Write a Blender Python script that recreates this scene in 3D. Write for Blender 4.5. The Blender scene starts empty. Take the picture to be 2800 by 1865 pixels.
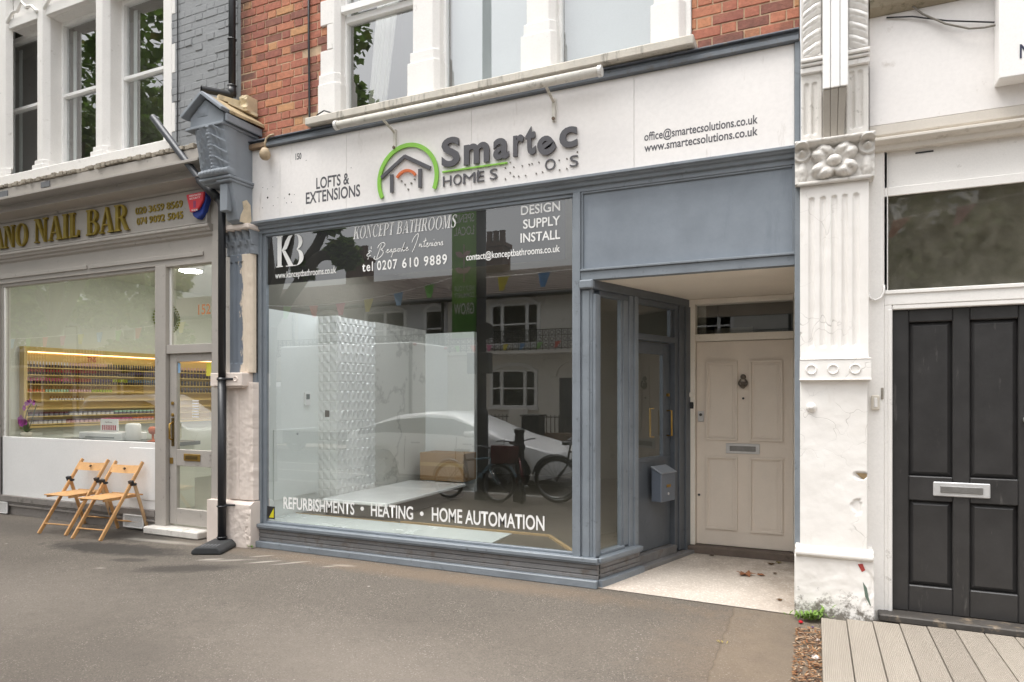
import bpy, bmesh, math, random
from mathutils import Vector, Matrix, noise
random.seed(11)
R = math.radians
S = bpy.context.scene
C = S.collection
# ------------------------------------------------------------------ camera, sky, sun, exposure
cam = bpy.data.cameras.new('camera'); cam.lens = 23.54; cam.sensor_width = 36; cam.shift_y = 0.0527
cam.clip_start = .05; cam.clip_end = 500
co = bpy.data.objects.new('camera', cam); C.objects.link(co)
co.location = (0, -5.3, 1.57); co.rotation_euler = (R(90), 0, R(24.3)); S.camera = co
S.cycles.use_denoising = True
S.cycles.max_bounces = 10; S.cycles.transparent_max_bounces = 12; S.cycles.glossy_bounces = 4
S.cycles.sample_clamp_indirect = 6
S.view_settings.view_transform = 'Standard'; S.view_settings.look = 'None'
S.view_settings.gamma = 1; S.view_settings.exposure = .88
W = bpy.data.worlds.new('World'); S.world = W; W.use_nodes = True
nt = W.node_tree; bg = nt.nodes['Background']; bg.inputs['Strength'].default_value = .15
sky = nt.nodes.new('ShaderNodeTexSky'); sky.sky_type = 'NISHITA'; sky.sun_disc = False
sky.sun_elevation = R(74); sky.sun_rotation = R(200); sky.air_density = 1.0; sky.dust_density = 3.0
hs = nt.nodes.new('ShaderNodeHueSaturation'); hs.inputs['Saturation'].default_value = .08
tc = nt.nodes.new('ShaderNodeTexCoord'); nz = nt.nodes.new('ShaderNodeTexNoise'); nz.inputs['Scale'].default_value = 2.2; nz.inputs['Detail'].default_value = 6
rmp = nt.nodes.new('ShaderNodeMapRange'); rmp.inputs['From Min'].default_value = .3; rmp.inputs['From Max'].default_value = .7
rmp.inputs['To Min'].default_value = .85; rmp.inputs['To Max'].default_value = 1.2
mxw = nt.nodes.new('ShaderNodeMix'); mxw.data_type = 'RGBA'; mxw.blend_type = 'MULTIPLY'; mxw.inputs['Factor'].default_value = 1
L = nt.links.new
L(tc.outputs['Generated'], nz.inputs['Vector']); L(nz.outputs['Fac'], rmp.inputs['Value'])
L(sky.outputs['Color'], hs.inputs['Color']); L(hs.outputs['Color'], mxw.inputs[6]); L(rmp.outputs['Result'], mxw.inputs[7]); 
sz = nt.nodes.new('ShaderNodeSeparateXYZ'); L(tc.outputs['Generated'], sz.inputs[0])     # overcast sky: dimmer towards the horizon
mz = nt.nodes.new('ShaderNodeMapRange'); mz.inputs['From Min'].default_value = 0; mz.inputs['From Max'].default_value = .8; mz.inputs['To Min'].default_value = .5; mz.inputs['To Max'].default_value = 1.55
L(sz.outputs['Z'], mz.inputs['Value']); mx2 = nt.nodes.new('ShaderNodeMix'); mx2.data_type = 'RGBA'; mx2.blend_type = 'MULTIPLY'; mx2.inputs['Factor'].default_value = 1
L(mxw.outputs[2], mx2.inputs[6]); L(mz.outputs['Result'], mx2.inputs[7]); L(mx2.outputs[2], bg.inputs['Color'])
sl = bpy.data.lights.new('sun', 'SUN'); sl.energy = 1.1; sl.angle = R(26); sl.color = (1, .95, .88)
so = bpy.data.objects.new('sun', sl); C.objects.link(so)
so.rotation_euler = Vector((.46, .3, -1.0)).to_track_quat('-Z', 'Y').to_euler()

# ------------------------------------------------------------------ materials
def lin(h):
    h = h.lstrip('#'); r = [int(h[i:i + 2], 16) / 255 for i in (0, 2, 4)]
    return tuple(x / 12.92 if x <= .04045 else ((x + .055) / 1.055) ** 2.4 for x in r) + (1,)
def scale(c, k): return tuple(min(1, x * k) for x in c[:3]) + (1,)
MATS = {}
class N:
    """node helper"""
    def __init__(s, name):
        s.m = bpy.data.materials.new(name); s.m.use_nodes = True; s.t = s.m.node_tree
        s.b = s.t.nodes['Principled BSDF']; s.out = s.t.nodes['Material Output']
        s.co = s.t.nodes.new('ShaderNodeTexCoord').outputs['Object']
    def new(s, k): return s.t.nodes.new('ShaderNode' + k)
    def link(s, a, b): s.t.links.new(a, b)
    def noise(s, sc, det=4, rough=.55, co=None, stretch=None):
        n = s.new('TexNoise'); n.inputs['Scale'].default_value = sc; n.inputs['Detail'].default_value = det; n.inputs['Roughness'].default_value = rough
        c = co or s.co
        if stretch:
            mp = s.new('Mapping'); mp.inputs['Scale'].default_value = stretch; s.link(c, mp.inputs['Vector']); c = mp.outputs[0]
        s.link(c, n.inputs['Vector']); return n.outputs['Fac']
    def ramp(s, f, a, b):
        n = s.new('MapRange'); n.inputs['From Min'].default_value = a; n.inputs['From Max'].default_value = b; n.clamp = True
        s.link(f, n.inputs['Value']); return n.outputs['Result']
    def mix(s, f, a, b, mode='MIX'):
        n = s.new('Mix'); n.data_type = 'RGBA'; n.blend_type = mode
        for v, i in ((f, 0), (a, 6), (b, 7)):
            if hasattr(v, 'is_linked'): s.link(v, n.inputs[i])
            else: n.inputs[i].default_value = v
        return n.outputs[2]
    def math(s, op, a, b=0.):
        n = s.new('Math'); n.operation = op
        for i, v in enumerate((a, b)):
            if hasattr(v, 'is_linked'): s.link(v, n.inputs[i])
            else: n.inputs[i].default_value = v
        return n.outputs[0]
    def bump(s, f, st, d=.01):
        n = s.new('Bump'); n.inputs['Strength'].default_value = st; n.inputs['Distance'].default_value = d
        s.link(f, n.inputs['Height']); s.link(n.outputs[0], s.b.inputs['Normal'])
    def xyz(s):
        n = s.new('SeparateXYZ'); s.link(s.co, n.inputs[0]); return n.outputs
    def col(s, v):
        if hasattr(v, 'is_linked'): s.link(v, s.b.inputs['Base Color'])
        else: s.b.inputs['Base Color'].default_value = v
    def rough(s, v):
        if hasattr(v, 'is_linked'): s.link(v, s.b.inputs['Roughness'])
        else: s.b.inputs['Roughness'].default_value = v
def paint(name, h, rough=.5, metal=0., var=.12, vs=3., fine=.08, bump=.15, bs=40., dirt=None, damt=.0, ds=7., k=1., streak=False):
    """painted or bare surface: broad tone drift, fine grain, optional dirt patches"""
    if name in MATS: return MATS[name]
    n = N(name); c = scale(lin(h), k)
    f = n.noise(vs, 5, .6); col = n.mix(n.ramp(f, .3, .7), scale(c, 1 - var), scale(c, 1 + var * .6))
    g = n.noise(bs * 2.2, 3, .6); col = n.mix(n.ramp(g, .35, .75), col, n.mix(fine * 2, col, scale(c, .6)))
    if dirt:
        d = n.noise(ds, 8, .68, stretch=(1, 1, .18) if streak else None)
        col = n.mix(n.math('MULTIPLY', n.ramp(d, .62 - damt * .25, .78 - damt * .2), .85), col, lin(dirt))
    n.col(col); n.b.inputs['Metallic'].default_value = metal
    rr = n.new('MapRange'); rr.inputs['To Min'].default_value = max(.03, rough - .08); rr.inputs['To Max'].default_value = min(1, rough + .1)
    n.link(f, rr.inputs['Value']); n.rough(rr.outputs[0])
    if bump: n.bump(n.noise(bs, 5, .6), bump, .004)
    MATS[name] = n.m; return n.m
def glass(name, tint=(.93, .955, .94, 1), base=.125, rough=0.0, dirt=0.):
    if name in MATS: return MATS[name]
    n = N(name); n.t.nodes.remove(n.b)
    lw = n.new('LayerWeight'); lw.inputs['Blend'].default_value = .5
    p = n.math('POWER', lw.outputs['Facing'], 4.6)
    f = n.math('ADD', n.math('MULTIPLY', p, .92), base)
    tr = n.new('BsdfTransparent'); tr.inputs['Color'].default_value = tint
    gl = n.new('BsdfGlossy'); gl.inputs['Roughness'].default_value = rough; gl.inputs['Color'].default_value = (1, 1, 1, 1)
    mx = n.new('MixShader'); n.link(f, mx.inputs[0]); n.link(tr.outputs[0], mx.inputs[1]); n.link(gl.outputs[0], mx.inputs[2])
    o = mx.outputs[0]
    if dirt:
        df = n.new('BsdfDiffuse'); df.inputs['Color'].default_value = lin('#9a958a')
        m2 = n.new('MixShader'); d = n.math('MULTIPLY', n.ramp(n.noise(9, 9, .75), .3, .8), dirt)
        n.link(d, m2.inputs[0]); n.link(o, m2.inputs[1]); n.link(df.outputs[0], m2.inputs[2]); o = m2.outputs[0]
    n.link(o, n.out.inputs[0]); MATS[name] = n.m; return n.m
def emit(name, h, st):
    if name in MATS: return MATS[name]
    n = N(name); n.b.inputs['Emission Color'].default_value = lin(h); n.b.inputs['Emission Strength'].default_value = st; n.col(lin(h)); MATS[name] = n.m; return n.m
def brickmat(name, cols, mortar=False, bump=.5, soot=False):
    if name in MATS: return MATS[name]
    n = N(name); ge = n.new('NewGeometry').outputs['Random Per Island']
    cr = n.new('ValToRGB'); cr.color_ramp.interpolation = 'CONSTANT'; el = cr.color_ramp.elements
    while len(el) < len(cols): el.new(.5)
    for i, h in enumerate(cols): el[i].position = i / len(cols); el[i].color = lin(h)
    n.link(ge, cr.inputs[0]); c = cr.outputs[0]
    a = n.noise(22, 8, .7); c = n.mix(n.ramp(a, .3, .75), n.mix(.45, c, (0.01, .006, .005, 1)), c)
    e = n.noise(9, 7, .7); c = n.mix(n.math('MULTIPLY', n.ramp(e, .64, .74), .7), c, lin('#5b3d30'))
    w = n.noise(3.2, 6, .6); c = n.mix(n.math('MULTIPLY', n.ramp(w, .55, .75), .3), c, lin('#c48a5a'))
    if soot:
        X, Y, Z = n.xyz(); k = n.math('ADD', n.math('MAXIMUM', n.ramp(X, -5.2, -5.6), n.math('MULTIPLY', n.ramp(Z, 4.5, 4.1), .8)), n.math('MULTIPLY', n.math('ADD', n.noise(6, 8, .7), -.5), 1.6))
        c = n.mix(n.math('MULTIPLY', n.ramp(k, .35, .95), .8), c, lin('#4f4238'))
    if soot:
        hq = n.new('HueSaturation'); hq.inputs['Saturation'].default_value = .86; hq.inputs['Value'].default_value = .95; n.link(c, hq.inputs['Color']); c = hq.outputs[0]
    n.col(c); n.rough(.88); n.bump(n.noise(70, 8, .7), bump, .006); MATS[name] = n.m; return n.m

def leafmat(name, cols):
    m = brickmat(name, cols, bump=0); t = m.node_tree; b = t.nodes['Principled BSDF']; c = b.inputs['Base Color'].links[0].from_socket
    tr = t.nodes.new('ShaderNodeBsdfTranslucent'); t.links.new(c, tr.inputs[0]); mx = t.nodes.new('ShaderNodeMixShader'); mx.inputs[0].default_value = .45
    t.links.new(b.outputs[0], mx.inputs[1]); t.links.new(tr.outputs[0], mx.inputs[2]); t.links.new(mx.outputs[0], t.nodes['Material Output'].inputs[0]); b.inputs['Roughness'].default_value = .5; return m
WHITE = paint('white_paint', '#e9e6e2', .45, var=.05, vs=2, dirt='#8f897f', damt=.03, ds=9)
STONE = paint('white_stone_paint', '#ebe8e4', .55, var=.05, vs=3, bump=.25, bs=30, dirt='#a39d92', damt=.02, ds=8)
SILL = paint('sill_stone', '#c9c3b8', .8, var=.15, vs=5, bump=.5, bs=45, dirt='#4a463e', damt=.3, ds=14, streak=True)
BLUE = paint('blue_grey_paint', '#7f868d', .42, var=.16, vs=3.5, fine=.07, bump=.25, bs=28, dirt='#4b4f54', damt=.12, ds=16)
BLUEL = paint('blue_grey_panel', '#838b94', .4, var=.2, vs=1.8, fine=.05, bump=.2, bs=24, dirt='#6a727b', damt=.3, ds=3, streak=True)
BLUEK = paint('shaded_blue_paint', '#5d636a', .4, var=.16, vs=4, fine=.06, bump=.2, bs=28, dirt='#44484d', damt=.1, ds=14)  # darker copy of the blue paint, standing in for shade deep in the porch
BLUED = paint('weathered_blue_paint', '#7b7a7a', .6, var=.2, vs=5, bump=.4, bs=40, dirt='#5c5046', damt=.45, ds=10)
LEAD = paint('lead_flashing', '#5a606b', .5, var=.25, vs=6, bump=.5, bs=30, dirt='#7a705f', damt=.35, ds=12)
NGREY = paint('nail_grey_paint', '#aea8a1', .5, var=.07, vs=3, bump=.15, bs=30, dirt='#5d574f', damt=.04, ds=9)
GOLD = paint('gold_letters', '#a08a3c', .35, .6, var=.3, vs=9, bump=.1)
CREAM = paint('cream_soffit', '#f2e8da', .6, var=.04, vs=2)
DOORB = paint('beige_door_paint', '#e2d7ca', .42, var=.05, vs=3, fine=.04, bump=.1, bs=25)
FRAMEB = paint('beige_frame_paint', '#ece5da', .5, var=.05, vs=3, dirt='#8f8678', damt=.03)
BLACKD = paint('black_door_paint', '#343333', .33, var=.2, vs=6, fine=.1, bump=.2, bs=30, dirt='#6d6a67', damt=.05, ds=13, streak=True)
BPLAST = paint('black_plastic', '#26272a', .35, var=.2, vs=4, bump=.05)
RUBBER = paint('black_rubber', '#3a3b3c', .7, var=.25, vs=8, bump=.5, bs=50, dirt='#77736c', damt=.1, ds=12)
BRASS = paint('brass', '#b3914e', .3, .9, var=.15, vs=10, bump=.1)
CHROME = paint('brushed_metal', '#d4d4d4', .35, .45, var=.1, vs=8, bump=.1)
VINYL = paint('black_vinyl', '#2c2a2a', .35, var=.05, vs=2, bump=0)
WLET = paint('white_lettering', '#f0efec', .5, var=.02, bump=0)
GLET = paint('grey_lettering', '#57565a', .4, var=.04, bump=0)
GREEN = paint('lime_green', '#8cc84b', .4, var=.04, bump=0)
ORANGE = paint('orange_arc', '#d9703c', .45, var=.04, bump=0)
WOOD = paint('pine_wood', '#d0a06a', .5, var=.16, vs=9, fine=.12, bump=.2, bs=50)
WOOD2 = paint('faded_wood', '#c9a67e', .6, var=.18, vs=10, fine=.12, bump=.25, bs=50)
CARD = paint('cardboard', '#a5855f', .8, var=.1, vs=4)
CARDW = paint('white_card', '#f0eeea', .6, var=.02)
IWALL = paint('interior_white', '#eef0ec', .6, var=.03, vs=2, bump=.05)
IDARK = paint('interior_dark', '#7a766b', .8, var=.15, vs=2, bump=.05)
IFLOOR = paint('interior_floor', '#665f52', .35, var=.1, vs=2, bump=.05)
TILE = paint('pale_floor_tile', '#dfe4e0', .25, var=.04, vs=2, bump=.02)
CERAM = paint('white_ceramic', '#f3f2ee', .18, var=.02, bump=0)
GLASS = glass('window_glass')
GLASSU = glass('upper_glass', tint=(.9, .93, .93, 1), base=.27)
GLASSN = glass('nail_bar_glass', base=.205)
GLASSM = glass('coated_shop_glass', tint=(.93, .955, .94, 1), base=.17)
GLASSD = glass('dusty_glass', tint=(.8, .8, .76, 1), base=.06, rough=.03, dirt=.28)

# ------------------------------------------------------------------ mesh helper
class MB:
    def __init__(s): s.v = []; s.f = []; s.mi = []
    def add(s, vs, fs, mi=0):
        o = len(s.v); s.v += [tuple(v) for v in vs]; s.f += [tuple(i + o for i in f) for f in fs]; s.mi += [mi] * len(fs); return s
    def box(s, x0, x1, y0, y1, z0, z1, M=None, mi=0):
        p = [(x, y, z) for z in (z0, z1) for y in (y0, y1) for x in (x0, x1)]
        if M is not None: p = [M @ Vector(q) for q in p]
        return s.add(p, [(0, 2, 3, 1), (4, 5, 7, 6), (0, 1, 5, 4), (2, 6, 7, 3), (0, 4, 6, 2), (1, 3, 7, 5)], mi)
    def prism(s, poly, a, b, ax='y', M=None, mi=0):
        """poly: 2D points; extruded along ax from a to b"""
        def P(p, d): return {'y': (p[0], d, p[1]), 'x': (d, p[0], p[1]), 'z': (p[0], p[1], d)}[ax]
        n = len(poly); vs = [P(p, a) for p in poly] + [P(p, b) for p in poly]
        if M is not None: vs = [M @ Vector(q) for q in vs]
        fs = [tuple(range(n)), tuple(range(2 * n - 1, n - 1, -1))] + [(i, i + n, (i + 1) % n + n, (i + 1) % n) for i in range(n)]
        return s.add(vs, fs, mi)
    def tube(s, pts, r, n=10, caps=True, mi=0, M=None):
        pts = [Vector(p) for p in pts]
        if M is not None: pts = [M @ p for p in pts]
        rs = r if isinstance(r, (list, tuple)) else [r] * len(pts)
        vs = []; up = None
        for i, p in enumerate(pts):
            d = (pts[min(i + 1, len(pts) - 1)] - pts[max(i - 1, 0)]).normalized()
            if up is None:
                up = Vector((0, 0, 1)) if abs(d.z) < .9 else Vector((1, 0, 0))
            u = (up - d * up.dot(d)).normalized(); w = d.cross(u); up = u
            vs += [p + (u * math.cos(2 * math.pi * k / n) + w * math.sin(2 * math.pi * k / n)) * rs[i] for k in range(n)]
        fs = [(i * n + k, i * n + (k + 1) % n, (i + 1) * n + (k + 1) % n, (i + 1) * n + k) for i in range(len(pts) - 1) for k in range(n)]
        if caps: fs += [tuple(range(n - 1, -1, -1)), tuple(range((len(pts) - 1) * n, len(pts) * n))]
        return s.add(vs, fs, mi)
    def bar(s, a, b, w, t, up=(0, 0, 1), mi=0):
        """rectangular bar from a to b"""
        a = Vector(a); b = Vector(b); d = (b - a).normalized(); u = Vector(up); u = (u - d * u.dot(d)).normalized(); q = d.cross(u)
        vs = [p + q * sx * w / 2 + u * sy * t / 2 for p in (a, b) for sx, sy in ((-1, -1), (1, -1), (1, 1), (-1, 1))]
        return s.add(vs, [(3, 2, 1, 0), (4, 5, 6, 7), (0, 1, 5, 4), (1, 2, 6, 5), (2, 3, 7, 6), (3, 0, 4, 7)], mi)
    def lathe(s, prof, c=(0, 0, 0), n=16, ax='z', mi=0):
        vs = []
        for r, h in prof:
            for k in range(n):
                a = 2 * math.pi * k / n; x, y = r * math.cos(a), r * math.sin(a)
                p = {'z': (x, y, h), 'y': (x, h, y), 'x': (h, x, y)}[ax]; vs.append((c[0] + p[0], c[1] + p[1], c[2] + p[2]))
        m = len(prof)
        fs = [(i * n + k, i * n + (k + 1) % n, (i + 1) * n + (k + 1) % n, (i + 1) * n + k) for i in range(m - 1) for k in range(n)]
        fs += [tuple(range(n - 1, -1, -1)), tuple(range((m - 1) * n, m * n))]
        if ax == 'y': fs = [f[::-1] for f in fs]
        return s.add(vs, fs, mi)
    def torus(s, c, Rr, r, ax='y', n=28, m=6, mi=0, a0=0, a1=2 * math.pi):
        full = abs(a1 - a0 - 2 * math.pi) < 1e-6; vs = []; cnt = n if full else n + 1
        for i in range(cnt):
            a = a0 + (a1 - a0) * i / n
            for k in range(m):
                b = 2 * math.pi * k / m; q = Rr + r * math.cos(b); h = r * math.sin(b)
                p = {'y': (q * math.cos(a), h, q * math.sin(a)), 'z': (q * math.cos(a), q * math.sin(a), h), 'x': (h, q * math.cos(a), q * math.sin(a))}[ax]
                vs.append((c[0] + p[0], c[1] + p[1], c[2] + p[2]))
        rng = n if full else n
        fs = [(i * m + k, ((i + 1) % cnt) * m + k, ((i + 1) % cnt) * m + (k + 1) % m, i * m + (k + 1) % m) for i in range(rng) for k in range(m)]
        return s.add(vs, fs, mi)
    def relief(s, x0, x1, z0, z1, fn, step=.008, back=.0, ax='y', mi=0):
        """height field facing -Y (or facing +X for ax='x'): fn(u,z) gives the surface depth; skirt runs to back"""
        nx = max(2, int(abs(x1 - x0) / step)); nz_ = max(2, int((z1 - z0) / step)); o = len(s.v)
        P = (lambda u, d, z: (u, d, z)) if ax == 'y' else (lambda u, d, z: (d, u, z))
        vs = []
        for j in range(nz_ + 1):
            z = z0 + (z1 - z0) * j / nz_
            for i in range(nx + 1):
                u = x0 + (x1 - x0) * i / nx; vs.append(P(u, fn(u, z), z))
        w = nx + 1; fs = [(j * w + i, j * w + i + 1, (j + 1) * w + i + 1, (j + 1) * w + i) for j in range(nz_) for i in range(nx)]
        ring = [i for i in range(w)] + [j * w + nx for j in range(1, nz_ + 1)] + [nz_ * w + i for i in range(nx - 1, -1, -1)] + [j * w for j in range(nz_ - 1, 0, -1)]
        b = len(vs)
        for i in ring:
            p = vs[i]; vs.append((p[0], back, p[2]) if ax == 'y' else (back, p[1], p[2]))
        m = len(ring); fs += [(ring[(k + 1) % m], ring[k], b + k, b + (k + 1) % m) for k in range(m)]
        return s.add(vs, fs, mi)
    def build(s, name, mats, parent=None, bevel=0., smooth=False, seg=1):
        me = bpy.data.meshes.new(name); me.from_pydata(s.v, [], s.f); me.update()
        ms = mats if isinstance(mats, (list, tuple)) else [mats]
        for m in ms: me.materials.append(m)
        if len(ms) > 1: me.polygons.foreach_set('material_index', s.mi)
        if smooth: me.polygons.foreach_set('use_smooth', [True] * len(me.polygons))
        o = bpy.data.objects.new(name, me); C.objects.link(o)
        if parent is not None: adopt(o, parent)
        if bevel:
            b = o.modifiers.new('bevel', 'BEVEL'); b.width = bevel; b.segments = seg; b.limit_method = 'ANGLE'; b.angle_limit = R(35)
        return o
def rootloc(p):
    v = Vector(p.location)
    while p.parent: p = p.parent; v = Vector(p.location)
    return v
def adopt(o, parent):
    o.parent = parent
    if parent.type == 'EMPTY': o.matrix_parent_inverse = Matrix.Translation(-Vector(parent.location))
def tag(o, label, cat, group=None):
    o['label'] = label; o['category'] = cat
    if group: o['group'] = group
    return o
def thing(name, label, cat, loc=(0, 0, 0), group=None):
    o = bpy.data.objects.new(name, None); C.objects.link(o); o.location = loc; o.empty_display_size = .1
    return tag(o, label, cat, group)
def struct(o, kind='structure'): o['kind'] = kind; return o
def bx(name, m, parent, *b, bevel=.003, M=None):
    mb = MB()
    for q in (b if isinstance(b[0], (list, tuple)) else [b]): mb.box(*q, M=M)
    return mb.build(name, m, parent, bevel)
def copy_tree(o, parent=None):
    c = o.copy(); C.objects.link(c)
    if parent: c.parent = parent
    for ch in list(o.children): copy_tree(ch, c)
    return c
def pane(name, m, parent, x0, x1, z0, z1, y=0., M=None):
    vs = [(x0, y, z0), (x1, y, z0), (x1, y, z1), (x0, y, z1)]
    if M is not None: vs = [M @ Vector(v) for v in vs]
    return MB().add(vs, [(0, 1, 2, 3)]).build(name, m, parent)

# ------------------------------------------------------------------ lettering
def text_mesh(body, off=0., ext=0., spc=1.):
    c = bpy.data.curves.new('lettering', 'FONT'); c.body = body; c.size = 1; c.space_character = spc; c.offset = off; c.extrude = ext; c.resolution_u = 4
    o = bpy.data.objects.new('lettering', c); C.objects.link(o); bpy.context.view_layer.update()
    me = bpy.data.meshes.new_from_object(o.evaluated_get(bpy.context.evaluated_depsgraph_get()))
    bpy.data.objects.remove(o); bpy.data.curves.remove(c); return me
CAP = .68
def text(name, parent, body, x0, x1, zb, cap, y, m, off=.008, ext=0., M=None, flip=False, spc=1.):
    """lettering on a wall plane: spans x0..x1, baseline zb, capital height cap"""
    me = text_mesh(body, off, 1. if ext else 0., spc); xs = [v.co.x for v in me.vertices]; a, b = min(xs), max(xs)
    for v in me.vertices:
        u = (v.co.x - a) / (b - a); u = 1 - u if flip else u
        p = Vector((x0 + u * (x1 - x0), y + v.co.z * -ext * .5 - ext * .5, zb + v.co.y / CAP * cap))
        v.co = M @ p if M is not None else p
    me.materials.append(m) if not me.materials else me.materials.__setitem__(0, m)
    me.name = name; o = bpy.data.objects.new(name, me); C.objects.link(o)
    if parent is not None: adopt(o, parent)
    return o
def arc(cx, cy, rx, ry, tx, ty, a0, a1, n=14):
    A = [R(a0 + (a1 - a0) * i / n) for i in range(n + 1)]
    return [(cx + rx * math.cos(a), cy + ry * math.sin(a)) for a in A] + [(cx + (rx - tx) * math.cos(a), cy + (ry - ty) * math.sin(a)) for a in reversed(A)]
def strip(pts, ws):
    L_, R_ = [], []
    for i, p in enumerate(pts):
        a = Vector(pts[max(0, i - 1)]); b = Vector(pts[min(len(pts) - 1, i + 1)]); d = (b - a).normalized(); q = Vector((-d.y, d.x)); w = (ws[i] if isinstance(ws, (list, tuple)) else ws) / 2
        L_.append((p[0] + q.x * w, p[1] + q.y * w)); R_.append((p[0] - q.x * w, p[1] - q.y * w))
    return L_ + R_[::-1]
def rc(x0, x1, y0, y1): return [(x0, y0), (x1, y0), (x1, y1), (x0, y1)]
def serif(ch):
    """high-contrast roman capital, height 1: (advance, list of polygons)"""
    t, h, sf = .18, .06, .065
    def stem(x, w=t): return [rc(x, x + w, 0, 1), rc(x - .07, x + w + .07, 0, sf), rc(x - .07, x + w + .07, 1 - sf, 1)]
    if ch == ' ': return .35, []
    if ch == 'I': return .36, stem(.09)
    if ch == 'L': return .62, stem(.09) + [rc(.1, .58, 0, sf), [(.5, 0), (.58, 0), (.58, .28), (.55, .28)]]
    if ch == 'E': return .64, stem(.09) + [rc(.1, .58, 0, sf), rc(.1, .56, 1 - sf, 1), rc(.1, .46, .5, .545), [(.5, 0), (.58, 0), (.58, .26), (.55, .26)], [(.5, 1), (.56, 1), (.56, .76), (.53, .76)], rc(.43, .46, .4, .64)]
    if ch == 'T': return .68, stem(.255) + [rc(.04, .64, 1 - sf, 1), [(.04, 1), (.1, 1), (.07, .74), (.04, .74)], [(.58, 1), (.64, 1), (.64, .74), (.61, .74)]]
    if ch == 'H': return .86, stem(.09) + stem(.58) + [rc(.2, .62, .49, .54)]
    if ch == 'N': return .86, [rc(.11, .16, 0, 1), rc(.03, .26, 0, sf), rc(.02, .2, 1 - sf, 1), [(.1, 1), (.31, 1), (.73, 0), (.66, 0)], rc(.67, .72, 0, 1), rc(.58, .82, 1 - sf, 1)]
    if ch == 'M': return 1.06, [rc(.11, .16, 0, 1), rc(.03, .25, 0, sf), [(.1, 1), (.31, 1), (.53, .05), (.45, .0)], [(.84, 1), (.7, 1), (.46, 0), (.52, 0)], rc(.77, .94, 0, 1), rc(.7, 1.01, 0, sf), rc(.04, .3, 1 - sf, 1), rc(.72, 1.01, 1 - sf, 1)]
    if ch == 'A': return .84, [[(.39, 1), (.45, 1), (.14, 0), (.08, 0)], [(.37, 1), (.48, 1), (.8, 0), (.6, 0)], rc(.2, .62, .3, .345), rc(.01, .24, 0, sf), rc(.52, .86, 0, sf)]
    if ch == 'O': return .9, [arc(.45, .5, .41, .52, .17, .04, -90, 90), arc(.45, .5, .41, .52, .17, .04, 90, 270)]
    if ch == 'C': return .82, [arc(.45, .5, .41, .52, .17, .04, 40, 320, 22), rc(.72, .76, .68, .95), [(.68, .2), (.78, .2), (.72, .08)]]
    if ch == 'B': return .76, stem(.09) + [arc(.4, .755, .28, .245, .15, sf, -90, 90), arc(.4, .27, .33, .27, .16, sf, -90, 90), rc(.2, .42, .955, 1), rc(.2, .42, .49, .535), rc(.2, .42, 0, sf)]
    if ch == 'P': return .7, stem(.09) + [arc(.38, .73, .29, .27, .15, sf, -90, 90), rc(.2, .4, .955, 1), rc(.2, .4, .46, .505)]
    if ch == 'R': return .82, stem(.09) + [arc(.38, .74, .28, .26, .15, sf, -90, 90), rc(.2, .4, .955, 1), rc(.2, .4, .48, .525), [(.36, .5), (.52, .5), (.78, .03), (.84, .03), (.84, 0), (.64, 0)]]
    if ch == 'K': return .84, stem(.09) + [[(.26, .42), (.31, .42), (.7, 1), (.64, 1)], [(.36, .58), (.47, .72), (.82, 0), (.6, 0)], rc(.54, .8, 1 - sf, 1), rc(.53, .88, 0, sf)]
    if ch == 'S': return .64, [strip([(.54, .78), (.5, .93), (.34, .985), (.17, .9), (.14, .74), (.24, .6), (.4, .5), (.52, .36), (.5, .14), (.34, .02), (.16, .06), (.1, .24)], [.04, .05, .05, .09, .14, .18, .19, .17, .13, .05, .05, .05]), rc(.52, .56, .72, .98), rc(.08, .12, .02, .3)]
    return .5, []
def serif_text(name, parent, body, x0, x1, zb, cap, y, m, ext=.002, shear=0., each=False, gap=.04):
    adv = 0; gl = []
    for ch in body:
        w, ps = serif(ch); gl.append((ch, adv, ps)); adv += w + gap
    k = (x1 - x0) / (adv - gap); mb = MB(); out = []
    for ch, a, ps in gl:
        if each: mb = MB()
        for i, p in enumerate(ps):
            q = [(x0 + (a + u + shear * v) * k, zb + v * cap) for u, v in p]
            if ext > .004: mb.prism(q, y - ext - .0004 * i, y, 'y')
            else:
                yy = y - .0003 * (i + 1); mb.add([(u, yy, v) for u, v in q], [tuple(range(len(q)))])
        if each and ps: out.append(mb.build(name, m, parent))
    return out if each else mb.build(name, m, parent)
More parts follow.
